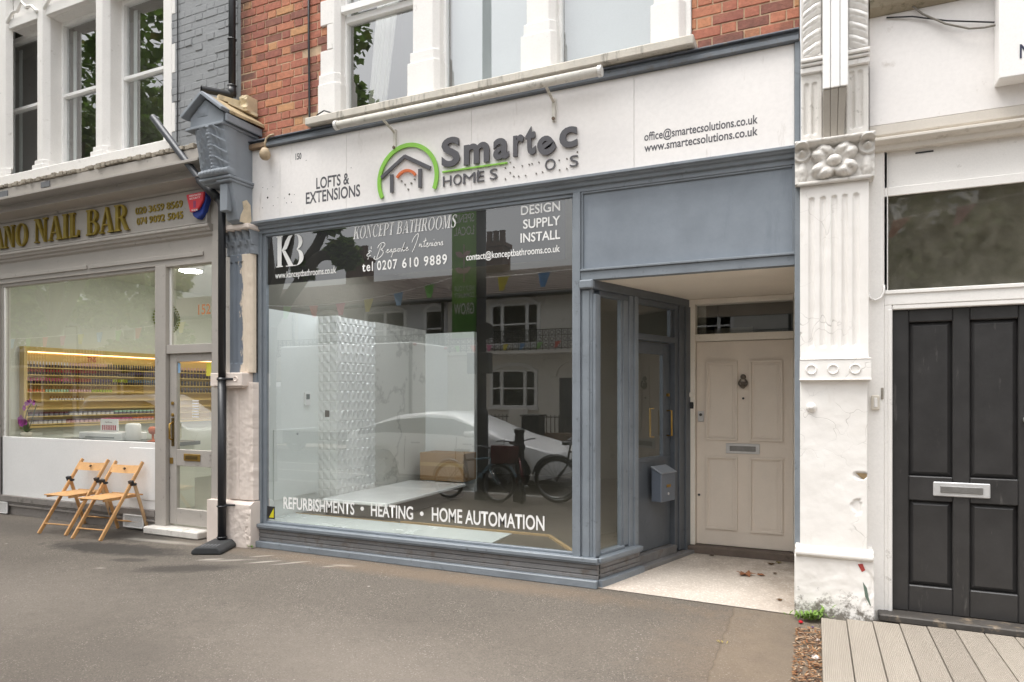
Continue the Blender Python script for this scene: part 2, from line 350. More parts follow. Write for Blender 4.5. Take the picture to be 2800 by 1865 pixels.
# single-stroke handwriting, x-height 1
HAND = {'B': (2.2, [[(.3, -1.0), (.6, .6), (1.0, 2.4)], [(.1, 1.6), (.5, 2.6), (1.3, 3.0), (1.9, 2.5), (1.5, 1.5), (.8, 1.1), (1.5, .9), (1.7, 0), (1.0, -1.0), (.1, -1.4), (-.5, -1.1), (-.2, -.5)]]),
        'I': (1.9, [[(.0, 1.4), (.3, 2.4), (1.2, 3.3), (1.6, 3.0), (1.2, 1.4), (.7, .0), (.3, -.7)]]),
        'e': (.85, [[(.0, .3), (.45, .6), (.6, .9), (.4, 1.0), (.2, .6), (.3, .1), (.6, .1), (.85, .4)]]),
        's': (.75, [[(.0, .2), (.4, 1.0), (.55, .8), (.5, .3), (.2, .0), (.75, .3)]]),
        'p': (1.0, [[(.3, 1.0), (.0, -.6), (-.15, -1.2)], [(.2, .6), (.5, 1.0), (.75, .7), (.5, .1), (.2, .1)], [(.55, .15), (1.0, .4)]]),
        'o': (.85, [[(.5, .95), (.15, .7), (.2, .1), (.55, .1), (.65, .7), (.5, .95), (.85, .7)]]),
        'k': (.95, [[(.7, 2.4), (.35, 1.0), (.1, .0)], [(.2, .5), (.7, 1.0), (.3, .5), (.7, .0), (.95, .3)]]),
        'n': (1.0, [[(.2, 1.0), (.0, .0), (.4, .9), (.65, .8), (.6, .1), (1.0, .4)]]),
        't': (.75, [[(.6, 2.1), (.3, .6), (.35, .05), (.75, .35)], [(.0, 1.3), (.9, 1.6)]]),
        'r': (.75, [[(.0, .2), (.25, 1.0), (.3, .7), (.6, .9), (.55, .2), (.75, .3)]]),
        'i': (.5, [[(.2, 1.0), (.1, .1), (.5, .4)], [(.36, 1.5), (.4, 1.62)]]),
        '&': (1.7, [[(1.1, .9), (.6, 1.2), (.4, .8), (.9, .6), (.2, .3), (.1, -.2), (.6, -.4), (1.1, -.1)], [(.9, 2.2), (1.0, 1.5)], [(.6, -.6), (.5, -1.2)]]), ' ': (.6, [])}
def hand_text(name, parent, body, x0, x1, zb, xh, y, m, w=.007):
    adv = sum(HAND[c][0] for c in body); k = (x1 - x0) / adv; a = 0; mb = MB(); j = 0
    for ch in body:
        for st in HAND[ch][1]:
            pts = [(x0 + (a + u + .12 * v) * k, zb + v * xh) for u, v in st]
            for _ in range(2):
                q = [pts[0]]
                for p0, p1 in zip(pts, pts[1:]): q += [(p0[0] * .75 + p1[0] * .25, p0[1] * .75 + p1[1] * .25), (p0[0] * .25 + p1[0] * .75, p0[1] * .25 + p1[1] * .75)]
                pts = q + [pts[-1]]
            n = len(pts); o = strip(pts, w); j += 1
            vs = [(u, y - .0002 * (j % 5), v) for u, v in o]
            mb.add(vs, [(i, i + 1, 2 * n - 2 - i, 2 * n - 1 - i) for i in range(n - 1)])
        a += HAND[ch][0]
    return mb.build(name, m, parent)
def nz3(x, y, z, f=1., o=3): return noise.fractal(Vector((x * f, y * f, z * f)), 1., 2., o)
# ================================================================== ground
def asphalt(name, a, b, patches=True):
    n = N(name); X, Y, Z = n.xyz()
    big = n.noise(.55, 5, .6); c = n.mix(n.ramp(big, .3, .7), scale(lin(a), .86), scale(lin(a), 1.12))
    mid = n.noise(5, 6, .65); c = n.mix(n.math('MULTIPLY', n.ramp(mid, .45, .75), .4), c, lin(b))
    vo = n.new('TexVoronoi'); vo.inputs['Scale'].default_value = 150; n.link(n.co, vo.inputs['Vector'])
    sp = n.new('SeparateColor'); n.link(vo.outputs['Color'], sp.inputs[0])
    c = n.mix(n.math('MULTIPLY', n.ramp(sp.outputs[0], .0, 1.), .75), c, scale(lin(a), .52))
    c = n.mix(n.math('MULTIPLY', n.math('MULTIPLY', n.math('GREATER_THAN', sp.outputs[1], .945), n.ramp(n.noise(2.5, 4), .35, .7)), .42), c, lin('#cfc6ba'))
    c = n.mix(n.math('MULTIPLY', n.math('GREATER_THAN', sp.outputs[2], .93), .5), c, lin('#3d3833'))
    gum = n.new('TexVoronoi'); gum.inputs['Scale'].default_value = 3.1; n.link(n.co, gum.inputs['Vector'])
    gs = n.new('SeparateColor'); n.link(gum.outputs['Color'], gs.inputs[0])
    gm = n.math('MULTIPLY', n.math('LESS_THAN', n.math('ADD', gum.outputs['Distance'], n.math('MULTIPLY', n.noise(30, 3), .05)), .066), n.math('GREATER_THAN', gs.outputs[0], .62))
    c = n.mix(n.math('MULTIPLY', gm, .55), c, lin('#b9b2a8'))
    if patches:
        def blob(cx, cy, rx, ry, rot, soft, col, amt, c):
            cs, sn = math.cos(rot), math.sin(rot)
            dx = n.math('ADD', X, -cx); dy = n.math('ADD', Y, -cy)
            u = n.math('MULTIPLY', n.math('ADD', n.math('MULTIPLY', dx, cs), n.math('MULTIPLY', dy, sn)), 1 / rx)
            v = n.math('MULTIPLY', n.math('ADD', n.math('MULTIPLY', dy, cs), n.math('MULTIPLY', dx, -sn)), 1 / ry)
            r = n.math('SQRT', n.math('ADD', n.math('MULTIPLY', u, u), n.math('MULTIPLY', v, v)))
            r = n.math('ADD', r, n.math('MULTIPLY', n.math('ADD', n.noise(7, 6, .7), -.5), 1.5))
            return n.mix(n.math('MULTIPLY', n.ramp(r, 1. + soft, 1. - soft), amt), c, lin(col))
        # spilt water drying by the chairs, chalky marks by the pier, moss along the wall foot, old repair strip
        c = blob(-4.6, -2.9, 1.6, .7, .4, .7, '#6b6259', .3, c); c = blob(-2.2, -2.2, 1.3, .5, -.2, .7, '#948a7f', .3, c); c = blob(-1.2, -1.2, .8, .4, .3, .7, '#756b61', .25, c); c = blob(-6.4, -2.3, 1.6, .6, .2, .7, '#93897e', .3, c)
        c = blob(-6.5, -.74, .8, .2, .12, .25, '#332f2b', .9, c); c = blob(-6.95, -.22, .6, .24, 0., .3, '#37332e', .85, c)
        c = blob(-8.6, -.5, 1.2, .3, .1, .5, '#4a443e', .5, c); c = blob(-5.2, -1.0, .42, .13, .5, .35, '#3a3530', .8, c); c = blob(-5.95, -1.0, .18, .07, .3, .3, '#3a3530', .7, c)
        for cx, cy, rx, ry, ro, am in ((-4.72, -.52, .13, .022, .75, .6), (-4.5, -.5, .09, .016, .75, .5), (-4.42, -.4, .1, .018, .75, .5), (-4.9, -.35, .1, .018, .75, .5), (-3.95, -.32, .1, .03, .2, .45), (-4.05, -.4, .06, .02, .6, .45), (-5.25, -.66, .1, .03, .6, .5), (-5.05, -.6, .16, .03, .6, .35), (-5.9, -1.3, .04, .015, .4, .4)): c = blob(cx, cy, rx, ry, ro, .5, '#c6beb2', am, c)
        c = blob(-6.35, -.30, .4, .05, .1, .6, '#c9c3b9', .4, c)
        c = blob(-3.3, -.28, 2.1, .15, -.01, .5, '#8a7157', .3, c); c = blob(-3.85, -2.5, .35, .16, .2, .5, '#5d564f', .35, c)
        c = blob(-.25, -1.1, .5, 1.0, 0., .6, '#80684e', .28, c); c = blob(-.12, -.6, .18, .6, 0., .4, '#5d5348', .4, c)
        # faint edge of the repair strip running to the street
        jx = n.math('ADD', X, n.math('MULTIPLY', n.math('ADD', n.noise(9, 4), -.5), .05))
        ln = n.math('LESS_THAN', n.math('ABSOLUTE', n.math('ADD', jx, .535)), .009)
        c = n.mix(n.math('MULTIPLY', ln, .5), c, lin('#5a4d3f'))
        st = n.math('MULTIPLY', n.math('GREATER_THAN', jx, -.535), n.math('GREATER_THAN', Y, -3.4))
        c = n.mix(n.math('MULTIPLY', n.math('MULTIPLY', st, n.ramp(n.noise(4, 6, .7), .3, .65)), .4), c, lin('#847664'))
    n.col(c); n.rough(.9)
    ck = n.new('TexVoronoi'); ck.feature = 'DISTANCE_TO_EDGE'; ck.inputs['Scale'].default_value = .42; wq = n.new('TexNoise'); wq.inputs['Scale'].default_value = 2.2; wq.inputs['Detail'].default_value = 6; n.link(n.co, wq.inputs[0]); aq = n.new('VectorMath'); aq.operation = 'MULTIPLY_ADD'; n.link(wq.outputs['Color'], aq.inputs[0]); aq.inputs[1].default_value = (.9, .9, .9); n.link(n.co, aq.inputs[2]); n.link(aq.outputs[0], ck.inputs['Vector'])
    c = n.mix(n.math('MULTIPLY', n.math('MULTIPLY', n.ramp(ck.outputs['Distance'], .006, .0), n.ramp(n.noise(.8, 3), .48, .56)), .45), c, lin('#4d463f'))
    c = n.mix(n.math('MULTIPLY', n.ramp(n.math('ADD', Y, n.math('MULTIPLY', n.noise(6, 6, .7), .18)), -.14, .04), .5), c, lin('#6b5c4a'))
    h = n.math('ADD', n.math('MULTIPLY', sp.outputs[0], .5), n.noise(90, 5, .7)); n.bump(h, .55, .006)
    return n.m
PAVE = asphalt('asphalt_pavement', '#6e665d', '#5c544b')
ROADM = asphalt('road_asphalt', '#55524e', '#45423e', False)
TERR = None
def terrazzo():
    n = N('terrazzo'); X, Y, Z = n.xyz()
    c = n.mix(n.ramp(n.noise(1.4, 5), .3, .7), lin('#beb2a6'), lin('#d2c8bd'))
    vo = n.new('TexVoronoi'); vo.inputs['Scale'].default_value = 85; n.link(n.co, vo.inputs['Vector']); sp = n.new('SeparateColor'); n.link(vo.outputs['Color'], sp.inputs[0])
    c = n.mix(n.math('MULTIPLY', sp.outputs[0], .35), c, lin('#8d8175')); c = n.mix(n.math('MULTIPLY', n.math('GREATER_THAN', sp.outputs[1], .9), .5), c, lin('#e6dfd6'))
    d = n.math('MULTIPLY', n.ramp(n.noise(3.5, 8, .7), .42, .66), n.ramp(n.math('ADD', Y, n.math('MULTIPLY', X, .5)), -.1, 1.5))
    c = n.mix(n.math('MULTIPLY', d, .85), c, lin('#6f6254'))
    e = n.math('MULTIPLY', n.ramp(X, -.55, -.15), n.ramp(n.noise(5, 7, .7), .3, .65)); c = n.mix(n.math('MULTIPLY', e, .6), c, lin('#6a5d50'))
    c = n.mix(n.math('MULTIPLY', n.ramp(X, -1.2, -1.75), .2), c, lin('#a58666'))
    n.col(c); n.rough(.7); n.bump(n.noise(70, 4), .2, .003); return n.m
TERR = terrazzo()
mb = MB()
prof = [(.6, 0), (-2.2, 0), (-4.75, -.09)]
for (ya, za), (yb, zb) in zip(prof, prof[1:]): mb.add([(-45, yb, zb), (40, yb, zb), (40, ya, za), (-45, ya, za)], [(0, 1, 2, 3)])
struct(mb.build('pavement', PAVE))
mb = MB()
for k in range(90): mb.box(-45 + k * .95, -45 + k * .95 + .94, -4.95, -4.755, -.3, -.085)
KERBM = paint('granite_kerb', '#8a8782', .8, var=.2, vs=8, bump=.4)
struct(mb.build('kerb', KERBM, None, .01))
mb = MB().add([(-90, -11.6, -.2), (90, -11.6, -.2), (90, -4.9, -.2), (-90, -4.9, -.2)], [(0, 1, 2, 3)]); struct(mb.build('road', ROADM))
MARK = paint('road_paint', '#d5d2ca', .7, var=.15, vs=8)
mb = MB()
for k in range(24): mb.add([(-40 + k * 3, -8.35, -.196), (-38.6 + k * 3, -8.35, -.196), (-38.6 + k * 3, -8.25, -.196), (-40 + k * 3, -8.25, -.196)], [(0, 1, 2, 3)])
mb.add([(-60, -7.0, -.196), (30, -7.0, -.196), (30, -6.93, -.196), (-60, -6.93, -.196)], [(0, 1, 2, 3)])
struct(mb.build('road_marking', MARK))
FARP = paint('far_paving', '#8b8378', .85, var=.15, vs=2, bump=.3)
struct(MB().box(-90, 90, -60, -11.6, -.4, -.09).build('far_pavement', FARP))
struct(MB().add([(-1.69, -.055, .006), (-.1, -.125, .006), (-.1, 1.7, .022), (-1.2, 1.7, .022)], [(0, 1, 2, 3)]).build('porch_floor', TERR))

# ================================================================== shop building
shop = thing('shop_building', 'brick terrace building with a blue-grey shopfront, recessed porch and beige panelled house door', 'building', (-2.7, 0, 0))
def bricks(x0, x1, z0, z1, cond=None, y=0., bw=.222, hw=.104, ch=.083, jit=.0018, seed=1, depth=.05, mort=.010):
    rnd = random.Random(seed); mb = MB(); r = 0; z = z0
    while z < z1:
        x = x0 - (.0 if r % 2 else (bw + hw) / 2 + .02) - rnd.random() * .01; k = 0
        while x < x1:
            w = bw if k % 2 == 0 else hw; a, b = max(x, x0), min(x + w, x1)
            if b - a > .02:
                segs = [(a, b)]
                if cond: segs = cond(a, b, z)
                for a_, b_ in segs:
                    if b_ - a_ < .012: continue
                    d = rnd.gauss(0, jit); o = rnd.gauss(0, .0015)
                    chip = rnd.random() < .09
                    mb.box(a_, b_, y + d + (.0045 if chip else 0), y + depth, z + o, z + ch - mort + o)
            x += w + mort; k += 1
        z += ch; r += 1
    return mb
RB = brickmat('red_brick', ['#cc7048', '#d47a4c', '#c06644', '#d8864f', '#cd744a', '#b06048', '#dd9a58', '#c66b47', '#c47250', '#9d5c48'], bump=1., soot=True)
MORT = paint('lime_mortar', '#c4a98c', .9, var=.2, vs=12, bump=.6, bs=60, dirt='#4a4038', damt=.12, ds=10)
SOOT = paint('sooty_mortar', '#80705f', .9, var=.2, vs=12, bump=.6)
def quoinL(a, b, z):   # the white window surround bites into the brickwork in blocks of three courses
    k = int((z - 4.235) / .249 + 100); e = -4.392 if k % 2 else -4.475
    return [(a, min(b, e))] if a < e else []
bw1 = bricks(-5.56, -4.39, 4.152, 6.6, quoinL, seed=3)
bw2 = bricks(-.865, -.1, 4.235, 6.6, lambda a, b, z: [(max(a, -.865 + (.0 if int((z - 4.235) / .249 + 100) % 2 else -.0)), b)], seed=5)
bw1.build('brick_wall', RB, shop, .004); bw2.build('brick_wall', RB, shop, .004)
for q in ((-5.56, -4.4, .0075, .3, 4.1, 6.6), (-.86, -.1, .0075, .3, 4.2, 6.6)): bx('mortar_bed', MORT, shop, q, bevel=0)
# white stone window surround (chamfered jambs and mullions on stepped bases)
mb = MB()
def mullion(a, b, base=.045):
    mb.prism([(a, -.05), (b - .05, -.05), (b, -.0), (b, .12), (a, .12)], 4.72, 6.6, 'z')
    mb.prism([(a - base, -.075), (b - .02, -.075), (b + .02, -.03), (b + .02, .12), (a - base, .12)], 4.26, 4.62, 'z')
    mb.prism([(a - base * .5, -.062), (b - .035, -.062), (b + .01, -.015), (b + .01, .12), (a - base * .5, .12)], 4.62, 4.72, 'z')
mullion(-3.375, -3.115); mullion(-2.235, -1.985); mullion(-1.125, -.93)
mb.prism([(-4.3, -.05), (-4.28, -.05), (-4.235, .0), (-4.235, .12), (-4.3, .12)], 4.72, 6.6, 'z')
mb.prism([(-4.46, -.075), (-4.255, -.075), (-4.215, -.03), (-4.215, .12), (-4.46, .12)], 4.26, 4.62, 'z')
mb.prism([(-4.46, -.062), (-4.27, -.062), (-4.225, -.015), (-4.225, .12), (-4.46, .12)], 4.62, 4.72, 'z')
for k in range(12):
    z = 4.235 + k * .249; e = -4.475 if k % 2 == 0 else -4.392
    if z + .249 > 4.72: mb.box(e, -4.3, -.022 if k % 2 else -.02, .12, max(z, 4.72), z + .247)
mb.box(-.93, -.868, -.02, .12, 4.26, 6.6)
mb.build('window_surround', STONE, shop, .006)
UPVC = paint('white_window_frame', '#f2f1ef', .3, var=.02, bump=0)
DKBAR = paint('dark_meeting_bar', '#49505a', .4, var=.05)
def upwin(x0, x1, bars=(), trans=None, mullbar=None):
    w = bx('upper_window', UPVC, shop, (x0, x0 + .05, .06, .13, 4.28, 6.6), (x1 - .05, x1, .06, .13, 4.28, 6.6), (x0 + .05, x1 - .05, .06, .13, 4.28, 4.325))
    pane('pane', GLASSU, w, x0 + .05, x1 - .05, 4.325, 6.6, .1)
    if trans:
        bx('opening_light', UPVC, w, (x0 + .05, x1 - .05, .055, .125, trans, trans + .06), (x0 + .03, x1 - .03, -.01, .05, trans + .075, trans + .14))
    if mullbar: bx('meeting_bar', DKBAR, w, (mullbar - .04, mullbar + .035, .065, .12, 4.325, 6.6))
upwin(-4.26, -3.33, trans=5.24); upwin(-3.14, -2.2); upwin(-2.01, -1.09)
# upstairs rooms: dark room behind the left light, pale blinds behind the others
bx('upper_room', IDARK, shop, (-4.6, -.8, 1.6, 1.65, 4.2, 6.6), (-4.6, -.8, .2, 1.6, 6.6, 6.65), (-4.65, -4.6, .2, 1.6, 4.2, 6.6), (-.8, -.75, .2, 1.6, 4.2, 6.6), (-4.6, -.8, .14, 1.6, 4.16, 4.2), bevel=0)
bx('window_sill', SILL, shop, (-4.515, -.82, -.2, .1, 4.19, 4.262), bevel=.008)
# cornice with lead flashing over the fascia
mb = MB(); mb.prism([(-.125, 4.1), (-.125, 4.135), (-.11, 4.14), (-.11, 4.165), (-.005, 4.165), (-.005, 4.1)], -5.34, -.1, 'x'); mb.build('cornice', paint('weathered_blue_trim', '#737980', .6, var=.2, vs=5, bump=.4, bs=40, dirt='#5c5046', damt=.3, ds=10), shop, .003)
mb = MB(); mb.prism([(-.14, 4.166), (-.14, 4.178), (.002, 4.236), (.002, 4.166)], -5.42, -.097, 'x'); mb.build('lead_flashing', LEAD, shop, .003)
bx('rotten_board', paint('bare_weathered_wood', '#8b745c', .85, var=.3, vs=14, bump=.6, bs=40, dirt='#4a4038', damt=.4, ds=16), shop, (-5.46, -5.08, -.13, .0, 4.098, 4.15), bevel=.006)
# fascia frame: mouldings under the board, side strips
mb = MB(); mb.prism([(-.11, 3.358), (-.11, 3.335), (-.095, 3.33), (-.085, 3.318), (-.065, 3.312), (-.06, 3.285), (-.035, 3.28), (-.035, 3.243), (.05, 3.243), (.05, 3.358)], -5.36, -.1, 'x')
mb.build('fascia_moulding', BLUE, shop, .003)
for q in ((-.129, -.092, -.1, .02, .5, 4.098), (-5.405, -5.362, -.095, .02, .03, 4.09)): bx('end_strip', BLUE, shop, q)
# shop window: stepped posts, rails and the pane
sw = bx('shop_window', BLUE, shop, (-5.362, -5.285, -.055, .03, .24, 3.243), (-5.285, -5.235, -.035, .03, .24, 3.243), (-5.235, -5.19, -.012, .03, .24, 3.243),
        (-1.822, -1.756, -.05, .03, .236, 3.243), (-1.836, -1.822, -.02, .03, .236, 3.243), (-5.19, -1.836, -.02, .03, 3.215, 3.243), (-5.19, -1.836, -.015, .03, .24, .262))
pane('pane', GLASSM, sw, -5.19, -1.836, .262, 3.215)
pane('vinyl_band', VINYL, sw, -5.188, -1.905, 2.714, 3.21, .012)
YL = -.003
text('lettering', sw, 'www.konceptbathrooms.co.uk', -5.076, -4.293, 2.772, .062, YL, WLET, .012)
serif_text('lettering', sw, 'KONCEPT BATHROOMS', -4.087, -2.95, 3.083, .117, YL, WLET, .001, .22)
hand_text('lettering', sw, '& Bespoke', -3.93, -3.45, 2.915, .036, YL, WLET); hand_text('lettering', sw, 'Interiors', -3.42, -3.08, 2.93, .042, YL, WLET)
for w_, a, b in (('tel', 0, .134), ('0207', .185, .429), ('610', .487, .68), ('9889', .739, 1.)): text('lettering', sw, w_, -3.979 + .94 * a, -3.979 + .94 * b, 2.762, .085, YL, WLET, .018, spc=1.2)
text('lettering', sw, 'DESIGN', -2.307, -1.947, 3.122, .075, YL, WLET, .016); text('lettering', sw, 'SUPPLY', -2.286, -1.947, 3.002, .075, YL, WLET, .016); text('lettering', sw, 'INSTALL', -2.311, -1.947, 2.885, .075, YL, WLET, .016)
text('lettering', sw, 'contact@konceptbathrooms.co.uk', -2.842, -1.951, 2.775, .058, YL, WLET, .012)
text('lettering', sw, 'REFURBISHMENTS', -4.965, -4.072, .408, .115, YL, WLET, .018); text('lettering', sw, 'HEATING', -3.877, -3.401, .412, .115, YL, WLET, .018); text('lettering', sw, 'HOME AUTOMATION', -3.199, -2.089, .418, .118, YL, WLET, .018)
for x in (-3.979, -3.307): MB().lathe([(.02, YL - .001), (.02, YL)], (x, 0, .472), 14, 'y').build('bullet_dot', WLET, sw)
# KB monogram
mg = MB()
for i, p in enumerate([rc(-5.045, -4.99, 2.89, 3.2), rc(-5.06, -4.975, 2.885, 2.897), rc(-5.06, -4.975, 3.193, 3.204), [(-4.985, 3.05), (-4.94, 3.05), (-4.83, 2.885), (-4.895, 2.885)],
                       strip([(-4.985, 3.05), (-4.94, 3.08), (-4.915, 3.13), (-4.885, 3.18), (-4.845, 3.2)], [.012, .05, .055, .04, .006]),
                       arc(-4.80, 3.125, .085, .078, .05, .004, -75, 105), arc(-4.80, 2.968, .10, .083, .055, .004, -110, 80), rc(-4.93, -4.8, 2.884, 2.893)]):
    mg.add([(u, YL - .0003 * i, v) for u, v in p], [tuple(range(len(p)))])
mg.build('monogram', WLET, sw)
st = MB().add([(-5.185, -.003, .285), (-5.08, -.003, .285), (-5.08, -.003, .415), (-5.185, -.003, .415)], [(0, 1, 2, 3)]).build('window_sticker', BPLAST, sw)
YEL = paint('yellow_print', '#d8cf2a', .4, var=.03, bump=0)
MB().add([(-5.16, -.004, .3), (-5.095, -.004, .3), (-5.092, -.004, .4), (-5.12, -.004, .36)], [(0, 1, 2, 3)]).build('sticker_print', YEL, sw)
# stall riser with grooved boards; runs round the corner into the porch
A = Vector((-1.66, -.02, 0)); dv = Vector((-1.14, 1.5, 0)) - A; ang = math.atan2(dv.y, dv.x)
WM = Matrix.Translation(A) @ Matrix.Rotation(ang, 4, 'Z')      # x along the porch wall, -y towards the porch
def riser(mb, a, b, M=None, off=0.):
    for y, z0, z1 in ((-.085, .205, .239), (-.072, .188, .205), (-.05, .145, .1835), (-.05, .1, .140), (-.05, .062, .095), (-.098, .002, .062)): mb.box(a, b, y + off, .02 + off, z0, z1, M, 1 if z0 > .18 or z0 < .01 else 0)
    mb.box(a, b, -.035 + off, .02 + off, .0, .2, M)
mb = MB(); riser(mb, -5.30, -1.6); riser(mb, -.0, .64, WM, .0); mb.build('stall_riser', [BLUED, BLUE], shop, .004)
# panel over the porch, rails, porch soffit
bx('door_head_panel', BLUEL, shop, (-1.74, -.13, -.012, .03, 2.598, 3.243))
bx('panel_rail', BLUE, shop, (-1.756, -.129, -.04, .03, 2.512, 2.586), (-1.756, -.129, -.055, .03, 2.586, 2.604), (-1.756, -1.738, -.03, .03, 2.604, 3.243), (-.147, -.129, -.03, .03, 2.604, 3.243), (-1.738, -.147, -.028, .02, 3.228, 3.243))
MB().prism([(-1.66, .03), (-.09, .03), (-.09, 1.7), (-1.12, 1.7)], 2.514, 2.6, 'z').build('porch_soffit', CREAM, shop)
bx('porch_side_wall', FRAMEB, shop, (-.128, .02, .021, 1.7, 0, 2.513), bevel=0)
# corner post and porch side wall with the side window and the glazed shop door
bx('corner_post', BLUE, shop, (-1.756, -1.66, -.03, .03, .239, 2.512), (-1.74, -1.68, -.043, .0, .239, 2.43), bevel=.004)
bx('corner_post', BLUE, shop, (.0, .05, -.03, .05, .239, 2.4), (.05, .1, -.012, .05, .239, 2.4), M=WM, bevel=.004)
bx('post_cap', BLUE, shop, (-1.76, -1.64, -.075, .03, 2.44, 2.512), bevel=.01)
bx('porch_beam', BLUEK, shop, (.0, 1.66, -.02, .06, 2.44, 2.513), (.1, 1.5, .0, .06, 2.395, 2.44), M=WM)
bx('porch_post', BLUE, shop, (.455, .53, .0, .06, .26, 2.395), (.53, .59, -.012, .06, .2, 2.44), (.59, .648, -.03, .06, .062, 2.44), M=WM)
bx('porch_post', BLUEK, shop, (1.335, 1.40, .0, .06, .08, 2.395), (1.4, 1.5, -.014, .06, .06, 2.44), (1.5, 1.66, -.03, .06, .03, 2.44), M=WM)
swn = bx('side_window', BLUE, shop, (.1, .125, .01, .05, .262, 2.395), (.43, .455, .01, .05, .262, 2.395), (.1, .455, -.02, .05, .239, .262), M=WM)
pane('pane', GLASS, swn, .125, .43, .262, 2.395, .03, WM)
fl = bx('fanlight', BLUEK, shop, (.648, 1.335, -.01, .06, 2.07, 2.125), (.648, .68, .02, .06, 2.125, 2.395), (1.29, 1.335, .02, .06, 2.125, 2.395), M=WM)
pane('pane', GLASS, fl, .68, 1.29, 2.125, 2.395, .04, WM)
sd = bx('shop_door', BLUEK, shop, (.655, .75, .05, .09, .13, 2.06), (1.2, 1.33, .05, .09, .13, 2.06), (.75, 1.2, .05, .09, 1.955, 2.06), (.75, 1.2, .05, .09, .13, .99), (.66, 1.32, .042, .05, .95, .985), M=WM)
pane('pane', GLASS, sd, .75, 1.2, .99, 1.955, .07, WM)
mb = MB(); mb.tube([(1.275, .05, 1.42), (1.275, .0, 1.42), (1.275, .0, 1.18), (1.275, .05, 1.18)], .009, M=WM); mb.tube([(1.1, .09, 1.44), (1.1, .13, 1.44), (1.1, .13, 1.17), (1.1, .09, 1.17)], .009, M=WM); mb.build('pull_handle', BRASS, sd, smooth=True)
MB().lathe([(.016, 0), (.016, .02)], (0, 0, 0), 14, 'y').build('door_lock', BRASS, sd).matrix_basis = WM @ Matrix.Translation((1.275, .03, 1.57))
bx('edge_plate', BRASS, sd, (.652, .66, .03, .046, 1.03, 1.17), M=WM)
bx('door_threshold', BLUED, shop, (.64, 1.34, -.02, .12, .05, .125), (.64, 1.66, -.09, .06, .002, .05), M=WM)
# house door, frame, fanlight
bx('house_door_frame', FRAMEB, shop, (-1.145, -1.073, 1.47, 1.62, .09, 2.513), (-.177, -.13, 1.47, 1.62, .09, 2.513), (-1.073, -.177, 1.47, 1.62, 2.463, 2.513), (-1.073, -.177, 1.485, 1.62, 2.1, 2.17), bevel=.005)
hf = pane('fanlight', GLASS, shop, -1.073, -.177, 2.17, 2.463, 1.55)
hd = bx('house_door', DOORB, shop, (-1.07, -.18, 1.53, 1.575, .095, 2.095))
def raised(x0, x1, z0, z1, m, y, par, w=.02, h=.02, inset=.03, down=.004):
    mb = MB()
    for a, b, c, d in ((x0, x1, z0, z0 + w), (x0, x1, z1 - w, z1), (x0, x0 + w, z0 + w, z1 - w), (x1 - w, x1, z0 + w, z1 - w)): mb.box(a, b, y - h, y, c, d)
    i = inset + w; mb.prism([(x0 + i - .006, z0 + i - .006), (x1 - i + .006, z0 + i - .006), (x1 - i + .006, z1 - i + .006), (x0 + i - .006, z1 - i + .006)], y - down, y, 'y')
    return mb.build('door_panel', m, par, .0025)
for q in ((-.978, -.68, 1.127, 1.903), (-.572, -.271, 1.127, 1.904), (-.978, -.68, .252, .968), (-.572, -.271, .246, .97)): raised(*q, DOORB, 1.531, hd)
mb = MB(); mb.lathe([(.018, -.0), (.026, -.012), (.02, -.03), (.006, -.034)], (-.627, 1.53, 1.745), 14, 'y')
mb.torus((-.627, 1.5, 1.685), .038, .008, 'y', 20, 8, a0=R(115), a1=R(425)); mb.lathe([(.004, -.004), (.022, -.014), (.022, -.03), (.01, -.036)], (-.627, 1.53, 1.652), 12, 'y'); mb.prism([(-.655, 1.7), (-.6, 1.7), (-.607, 1.66), (-.627, 1.632), (-.648, 1.66)], 1.515, 1.53)
mb.build('knocker', paint('tarnished_metal', '#6f675e', .4, .8, var=.25, vs=12), hd, smooth=False)
MB().lathe([(.011, 0), (.011, -.008)], (-.627, 1.531, 1.537), 12, 'y').build('peephole', BPLAST, hd)
lb = bx('letterbox', CHROME, hd, (-.788, -.476, 1.518, 1.531, 1.0, 1.1), bevel=.006); bx('letter_flap', paint('dull_metal', '#8d8c8a', .4, .7, var=.2, vs=14), lb, (-.752, -.512, 1.512, 1.519, 1.025, 1.075))
bx('rim_lock', CHROME, hd, (-1.055, -.995, 1.515, 1.531, 1.305, 1.41), bevel=.006); MB().lathe([(.014, 0), (.014, -.022)], (-1.025, 1.516, 1.375), 12, 'y').build('lock_cylinder', paint('dark_metal', '#54504c', .4, .6), hd)
MB().lathe([(.016, 0), (.016, -.006)], (-1.044, 1.531, 1.089), 14, 'y').build('lock_cylinder', DOORB, hd); MB().lathe([(.012, 0), (.012, -.006)], (-1.044, 1.531, .579), 12, 'y').build('lock_cylinder', BPLAST, hd)
bx('house_door_step', paint('slate_step', '#6b5f56', .75, var=.25, vs=7, bump=.4, dirt='#3a332d', damt=.3), shop, (-1.16, -.13, 1.42, 1.62, .012, .09), bevel=.008)
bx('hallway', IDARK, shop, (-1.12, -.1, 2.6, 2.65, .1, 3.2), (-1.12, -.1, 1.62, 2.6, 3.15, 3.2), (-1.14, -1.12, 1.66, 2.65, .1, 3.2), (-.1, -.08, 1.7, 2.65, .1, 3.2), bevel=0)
bx('hall_lamp_shade', paint('pale_shade', '#d8d3c5', .6), shop, (-1.05, -.6, 2.3, 2.32, 2.1, 2.3), bevel=0)
